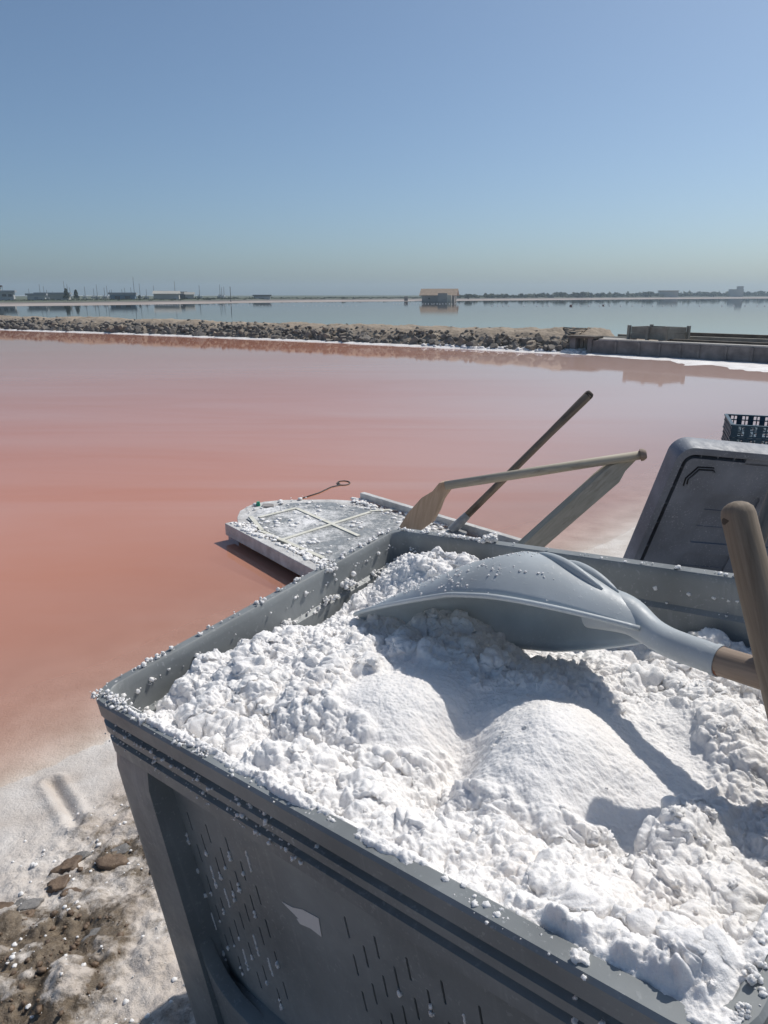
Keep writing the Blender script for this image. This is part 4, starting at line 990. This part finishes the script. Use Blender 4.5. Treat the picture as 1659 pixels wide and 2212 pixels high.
wparent(ring(rrect(.0225, .0225, LW-.0225, LH-.0225, .030), rrect(.039, .039, LW-.039, LH-.039, .02), -.04, -.034).build('gap_floor', 'dark_gap'), lid)
for i, (x, y) in enumerate([(.035, .075), (.035, .14), (.035, .2), (.035, .27), (.035, .36), (.035, .45), (.035, .55), (.035, .64)]):
    wparent(MB().box(lp(x, y, -.015), (.024, .003, .036), LM).build('cross_rib', 'lid_grey'), lid)
for x in (.08, .13, .18): wparent(MB().box(lp(x, .035, -.015), (.003, .024, .036), LM).build('cross_rib', 'lid_grey'), lid)
wparent(MB().box(lp((.21+LW-.04)/2, .034, -.008), (LW-.25, .022, .036), LM).build('edge_fill', 'lid_grey'), lid)
# main panel with recesses
Xp0, Yp0, Xp1, Yp1 = .0395, .0395, LW-.0395, LH-.0395
rec = [(.155, .15, .31, .33), (.335, .15, .50, .33), (.525, .15, .68, .33), (.155, .37, .31, .53), (.335, .37, .50, .53), (.525, .37, .68, .53)]
pts = [Vector(p) for p in rrect(Xp0, Yp0, Xp1, Yp1, .022)]; fc = [list(range(len(pts)))]
for (x0, y0, x1, y1) in rec:
    r_ = rrect(x0, y0, x1, y1, .012, 4)[::-1]; b = len(pts); pts += [Vector(p) for p in r_]; fc.append(list(range(b, b+len(r_))))
V2, E2, F2, *_ = delaunay_2d_cdt(pts, [], fc, 2, 1e-7)
V = [lp(p.x, p.y, .010) for p in V2]+[lp(p.x, p.y, -.036) for p in V2]; n = len(V2); F = [tuple(f) for f in F2]+[tuple(i+n for i in reversed(f)) for f in F2]
eds = set((a, b) for f in F2 for a, b in zip(f, f[1:]+f[:1]))
F += [(a, n+a, n+b, b) for (a, b) in eds if (b, a) not in eds]
wparent(MB().add(V, F).build('panel', 'lid_grey', smooth='auto'), lid)
for (x0, y0, x1, y1) in rec:
    wparent(MB().box(lp((x0+x1)/2, (y0+y1)/2, -.003), (x1-x0+.004, y1-y0+.004, .014), LM).build('recess_floor', 'lid_grey'), lid)
    for k in (1, 2):
        y = y0+(y1-y0)*k/3; wparent(MB().box(lp((x0+x1)/2, y, .0025), (x1-x0-.002, .002, .008), LM).build('rib', 'lid_grey'), lid)
for k, d in enumerate((.006, .014)):   # chevron grooves at the corner
    pth = [(.055+d, .135-d*.8), (.052+d, .105), (.075+d*.7, .060+d), (.125, .058+d), (.140-d*.6, .078)]
    wparent(MB().tube([lp(x, y, .0105) for x, y in pth], .0022, 6).build('chevron', 'dark_gap'), lid)
    wparent(MB().tube([lp(x+.003, y+.003, .0115) for x, y in pth], .0016, 6).build('chevron', 'lid_grey'), lid)

# ------------------------------------------------------------------ shallow blue crates behind the lid
CR0 = at(1583, 916, 4.0); CRZ = CR0.z; CH = .0725
cdir = (at(1790, 925, 3.85)-CR0); cdir.z = 0; cdir.normalize(); cback = Vector((-cdir.y, cdir.x, 0)); cback = cback if cback.y > 0 else -cback
CRM = Matrix((cdir, cback, Vector((0, 0, 1)))).transposed()
def crate(z0, label):
    e = empty('crate', CR0+Vector((0, 0, z0-CRZ))); tag(e, label, 'crate', 'stack of shallow blue crates')
    Lc, Wc, Hc = .60, .40, CH-.003
    def P(x, y, z): return Vector((CR0.x, CR0.y, z0)) + CRM @ Vector((x, y, z))
    for nm, (c, u, Ln) in {'side_a': ((Lc/2, 0), 0, Lc), 'side_b': ((Lc/2, Wc), 0, Lc), 'side_c': ((0, Wc/2), 1, Wc), 'side_d': ((Lc, Wc/2), 1, Wc)}.items():
        mb = MB()
        def bar(s0, s1, z0_, z1_, t=.010):
            if u == 0: mb.box(P((s0+s1)/2, c[1], (z0_+z1_)/2), (s1-s0, t, z1_-z0_), CRM)
            else: mb.box(P(c[0], (s0+s1)/2, (z0_+z1_)/2), (t, s1-s0, z1_-z0_), CRM)
        bar(0, Ln, Hc-.008, Hc, .018); bar(0.0002, Ln-.0002, 0, .010, .012); bar(.0004, Ln-.0004, Hc*.50, Hc*.50+.006, .014)
        k = 0; s_ = 0
        while s_ < Ln-.02:
            w_ = .030 if k % 2 == 0 else .006
            bar(s_+.0006, min(s_+w_, Ln-.0006), .0095, Hc-.0075, .008); s_ += w_+(.014 if k % 2 == 0 else .012); k += 1
        wparent(mb.build('side', 'crate_navy'), e)
    mb = MB()
    for k in range(13): mb.box(P(.03+k*(Lc-.06)/12, Wc/2, .004), (.014, Wc-.012, .006), CRM)
    for k in range(7): mb.box(P(Lc/2, .03+k*(Wc-.06)/6, .0045), (Lc-.012, .012, .0055), CRM)
    wparent(mb.build('base_grid', 'crate_navy'), e)
labs = ['topmost dark blue crate of the stack behind the grey lid', 'second dark blue crate from the top of the stack behind the lid', 'third dark blue crate from the top, mostly hidden by the lid', 'lowest dark blue crate of the stack, hidden by the lid']
for k in range(4): crate(CRZ-CH*(k+1), labs[k])

# ------------------------------------------------------------------ flat work boat
bo = Vector((-.822, 3.654, 0)); bd = Vector((.63, -.777, 0)).normalized(); bq = Vector((.777, .63, 0)).normalized()
BM_ = Matrix((bd, bq, Vector((0, 0, 1)))).transposed()
boat = empty('work_boat', bo+bd*.6+bq*.43); tag(boat, 'flat white salt-crusted work boat moored behind the bin', 'boat')
def bp(x, y, z): return bo + BM_ @ Vector((x, y, z))
BLEN = 1.32
bow = [(.03, .035), (-.10, .10), (-.20, .17), (-.265, .27), (-.28, .37), (-.25, .47), (-.17, .58), (-.06, .72), (.04, .80)]
outl = bow + [(.5, .85), (BLEN, .88), (BLEN, .03)]
wparent(MB().prism([bp(x, y, .064) for x, y in outl], (0, 0, .016)).build('deck', 'boat_white', bevel=.004), boat)
hull = [(.10, .10), (-.06, .18), (-.12, .30), (-.12, .48), (-.04, .62), (.08, .74), (BLEN-.02, .80), (BLEN-.02, .08)]
wparent(MB().prism([bp(x, y, -.10) for x, y in hull], (0, 0, .162)).build('hull', 'boat_hull'), boat)
sheet = [(-.03, .12), (-.13, .25), (-.13, .47), (.0, .66), (.42, .78), (1.25, .80), (1.25, .10), (.2, .09)]
wparent(MB().prism([bp(x, y, .0835) for x, y in sheet], (0, 0, .004)).build('deck_sheet', 'boat_deck'), boat)
# planks along both sides
def plank(x0, y0, x1, y1, z0, z1, th, m_):
    a = bp(x0, y0, 0); b = bp(x1, y1, 0); d_ = (b-a).normalized(); n_ = Vector((-d_.y, d_.x, 0)); RM = Matrix((d_, n_, Vector((0, 0, 1)))).transposed()
    c_ = (a+b)/2; c_.z = (z0+z1)/2
    return wparent(MB().box(c_, ((b-a).length, th, z1-z0), RM).build('side_plank', m_, bevel=.004), boat)
plank(0, 0, BLEN, -.02, .030, .095, .05, 'boat_white'); plank(.05, .85, BLEN, .92, .06, .125, .035, 'boat_white')
for (a, b) in (((640, 1098), (775, 1158)), ((606, 1167), (800, 1106)), ((541, 1116), (566, 1146)), ((566, 1148), (700, 1206)), ((640, 1098), (560, 1118)), ((800, 1104), (900, 1098))):
    A_ = gz(*a, .090); B_ = gz(*b, .090); d_ = (B_-A_).normalized(); n_ = Vector((-d_.y, d_.x, 0)); RM = Matrix((d_, n_, Vector((0, 0, 1)))).transposed()
    wparent(MB().box((A_+B_)/2 + Vector((0, 0, random.uniform(0, .0015))), ((B_-A_).length, .022, .005), RM).build('batten', 'strap_cream'), boat)
wparent(MB().tube([bp(-.22, .30, .08), bp(-.22, .30, .105)], [.012, .010], 12).build('cap', 'green_cap'), boat)
wparent(MB().tube([bp(-.18, .34, .0835), bp(-.18, .34, .088)], [.035, .033], 20).build('hatch', 'boat_hull', smooth='auto'), boat)
its = []
for k in range(2600):
    x = rc.uniform(-.24, BLEN); y = rc.choice([rc.gauss(.04, .03), rc.gauss(.04, .03), rc.gauss(.80, .035), rc.uniform(.1, .8)])
    if x < .02 and not (.16 < y < .60): continue
    if not -.01 < y < .90: continue
    dn = .35+1.0*mnoise.noise(Vector((x*5, y*6, 4.4)))
    if rc.random() > dn: continue
    r = rc.choice([.003, .004, .006, .009, .014]); its.append((bp(x, y, (.095 if abs(y-.0) < .03 else .087)+r*.15), r, .55, None))
o = link('salt_crust_on_boat', lumps_mesh('salt_crust_on_boat', its, 2, .5, 1.8), 'salt', smooth=True); tag(o, 'white salt crusted over the deck of the work boat', 'salt', kind='stuff')
# shovel standing on the boat
f0 = gz(984, 1138, .12); fw_ = (f0-ORG).dot(_F); top = at(1277, 848, fw_*.97); dd = (top-f0).normalized()
sh = empty('shovel', f0); tag(sh, 'shovel with long dark wooden handle standing on the boat', 'shovel')
wparent(MB().tube([f0+dd*.03, f0.lerp(top, .4), f0.lerp(top, .7), f0.lerp(top, .93), top], [.0185, .0185, .0185, .0225, .0225], 18, round_end=.8, wob=.04).build('handle', 'wood_weathered', smooth=True), sh)
wparent(MB().tube([top-dd*.025, top-dd*.012, top-dd*.001], [.0229, .0222, .0165], 18).build('dark_tip', 'wood_end', smooth=True), sh)
wparent(MB().tube([f0-dd*.03, f0+dd*.02, f0+dd*.085], [.026, .024, .0205], 16).build('socket', 'steel', smooth='auto'), sh)
bl = []
for (x, y, z) in [(-.10, .0, -.02), (-.09, .05, -.025), (-.03, .05, -.005), (.0, .02, .005), (.0, -.02, .005), (-.03, -.07, -.005), (-.10, -.07, -.025), (-.22, -.06, -.03), (-.26, .0, -.032), (-.22, .05, -.03)]: bl.append(f0 + Vector((-x*.55+.0, x*.55*-1, z)) + Vector((y, y*.3, 0)) - Vector((0, 0, .0)))
bl2 = [f0+Vector((.055*math.cos(a)*1.0-.0, .075*math.sin(a)-.02, -.028)) for a in [k*math.pi/7 for k in range(14)]]
wparent(MB().prism(bl2, (0, 0, .006)).build('blade', 'steel'), sh)
# wooden frame: cross bar with two flat arms
fr = empty('wooden_frame', gz(905, 1128, .1)); tag(fr, 'pale wooden frame of two flat arms joined by a round bar', 'frame')
D1, D2 = 3.42, 3.18
bl_, br_ = at(962, 1049, D1), at(1383, 983, D2)
wparent(MB().tube([bl_, bl_.lerp(br_, .5), br_], [.021, .0225, .020], 18, wob=.04).build('cross_bar', 'wood_pale', smooth=True), fr)
wparent(MB().tube([br_, br_+(br_-bl_).normalized()*.012, br_+(br_-bl_).normalized()*.026], [.0275, .0275, .018], 18).build('bar_end', 'wood_brown', smooth='auto'), fr)
def z3(x, y): return (x*.6+431, y*.6+796)
la = [(862, 412), (885, 408), (902, 420), (896, 440), (872, 475), (857, 515), (835, 555), (800, 580), (770, 600), (700, 600), (748, 522), (798, 466), (838, 442)]
def armpoly(out, Ptop, dtop, Pbot, dbot, ext):
    pts = []
    for p in out:
        x, y = z3(*p); k = (y-Ptop)/(Pbot-Ptop); pts.append(at(x, y, dtop+(dbot-dtop)*k))
    return MB().prism(pts, ext)
wparent(armpoly(la, 1043, D1-.01, 1150, D1+.10, (.02, .035, 0)).build('arm', 'wood_red', bevel=.003), fr)
ra = [(1590, 312), (1566, 316), (1482, 350), (1440, 385), (1175, 625), (1150, 650), (1230, 655), (1258, 630), (1512, 410), (1534, 370)]
wparent(armpoly(ra, 983, D2+.03, 1180, D2+.02, (-.015, .04, 0)).build('arm', 'wood_pale', bevel=.003), fr)
# rope loop under the surface
rp = [gz(650, 1077, .004), gz(690, 1064, .004), gz(715, 1052, .004), gz(735, 1047, .006)]
lc = gz(742, 1043, .004)
for k in range(13):
    a = 2.6+2*math.pi*k/12; rp.append(Vector((lc.x+.045*math.cos(a), lc.y+.06*math.sin(a), .003)))
ro = MB().tube(rp, .004, 8).build('mooring_rope', 'rope_dark', smooth=True); tag(ro, 'thin dark mooring rope with a loop floating beyond the boat', 'rope')

# ------------------------------------------------------------------ stones on the beach
def z7(x, y): return (x*.28, y*.28+1593)
stn = [((640, 915), .020, 'stone_grey', 'small grey stone highest up the salt, below the groove'), ((525, 995), .034, 'stone_brown', 'long brown stone partly covered with white salt'), ((870, 965), .036, 'stone_brown', 'flat brown stone beside the bin corner post'), ((935, 880), .026, 'stone_grey', 'dark stone half hidden by the bin post'),
       ((455, 1140), .028, 'stone_brown', 'brown stone below the long salt-covered one'), ((552, 1205), .020, 'stone_brown', 'orange-brown pebble right of the brown stone'), ((240, 1300), .028, 'stone_grey', 'angular grey stone at the left of the mud'), ((150, 1282), .014, 'stone_grey', 'small grey pebble left of the angular grey stone'),
       ((15, 1320), .022, 'stone_brown', 'brown stone at the left picture edge'), ((600, 1410), .016, 'stone_brown', 'small brown stone near the shadow edge'), ((410, 1630), .018, 'stone_brown', 'brown stone in the mud below the shadow edge'), ((180, 1390), .024, 'stone_brown', 'tan stone in the salt near the left edge'),
       ((30, 1420), .016, 'stone_grey', 'grey pebble in the mud at the left edge'), ((740, 1560), .034, 'stone_grey', 'flat grey stone in the shade of the bin'), ((740, 1310), .015, 'stone_grey', 'grey pebble above the shadow edge')]
def gzat(px, py):
    z = .05
    for k in range(6):
        p = gz(px, py, z); z = float(ground_h(np.array([p.x]), np.array([p.y]))[0][0])
    return gz(px, py, z)
for i, (zz, r, m_, lab) in enumerate(stn):
    p = gzat(*z7(*zz)); r *= .70; bm = bmesh.new(); bmesh.ops.create_icosphere(bm, subdivisions=3, radius=1); o_ = Vector((i*5.3, 9.1, i))
    for v in bm.verts:
        q = v.co.copy(); k = 1+.55*mnoise.noise(q*1.2+o_)+.28*mnoise.noise(q*2.7+o_)+.12*mnoise.noise(q*6+o_); v.co = q*k
        v.co.z = max(-.5, min(.50+.1*mnoise.noise(q*3+o_), v.co.z)); v.co = Vector((v.co.x*r*1.2, v.co.y*r*.8, v.co.z*r*.8))
    me = bpy.data.meshes.new('stone'); bm.to_mesh(me); bm.free()
    o = link('stone', me, m_, None, True, p-Vector((0, 0, r*.05))); o.rotation_euler = (0, 0, .5+.4*math.sin(i*2.1)); tag(o, lab, 'stone', 'stones on the salt beach')

# ------------------------------------------------------------------ loose gravel and salt crumbs on the beach
gv = []; sc_ = []; rb = random.Random(21)
GXf = gx; GYf = gy
def ground_at(x, y):
    j = int(np.clip(np.searchsorted(GXf, x), 1, len(GXf)-1)); i = int(np.clip(np.searchsorted(GYf, y), 1, len(GYf)-1)); return float(GZ[i, j]), float(saltm[i, j]), float(GD[i, j])
for k in range(9000):
    x = rb.uniform(-1.15, -.25); y = rb.uniform(.75, 1.7); z, sm, d = ground_at(x, y)
    if d < .16: continue
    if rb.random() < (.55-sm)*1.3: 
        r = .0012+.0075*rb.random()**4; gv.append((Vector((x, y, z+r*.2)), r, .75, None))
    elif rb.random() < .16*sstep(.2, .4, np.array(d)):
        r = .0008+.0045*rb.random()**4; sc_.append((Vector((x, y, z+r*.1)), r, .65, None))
o = link('beach_gravel', lumps_mesh('beach_gravel', gv, 1, .6, 1.3), 'stone_brown'); tag(o, 'fine brown gravel scattered in the muddy beach', 'gravel', kind='stuff')
o = link('beach_salt_crumbs', lumps_mesh('beach_salt_crumbs', sc_, 2, .6, 1.6), 'salt', smooth=True); tag(o, 'white salt crumbs scattered over the muddy beach', 'salt', kind='stuff')

# ------------------------------------------------------------------ the air: thin salt-lake haze
hz = MB().bbox((-900, -60, -1.5), (900, 1150, 16)).build('haze', None); hz['kind'] = 'stuff'
g = NG('haze'); pv = g.n('ShaderNodeVolumePrincipled'); pv.inputs['Color'].default_value = (.70, .87, 1.0, 1); pv.inputs['Density'].default_value = .0009; pv.inputs['Anisotropy'].default_value = .2
g.l(pv.outputs[0], g.out.inputs['Volume']); hz.data.materials.append(g.m)
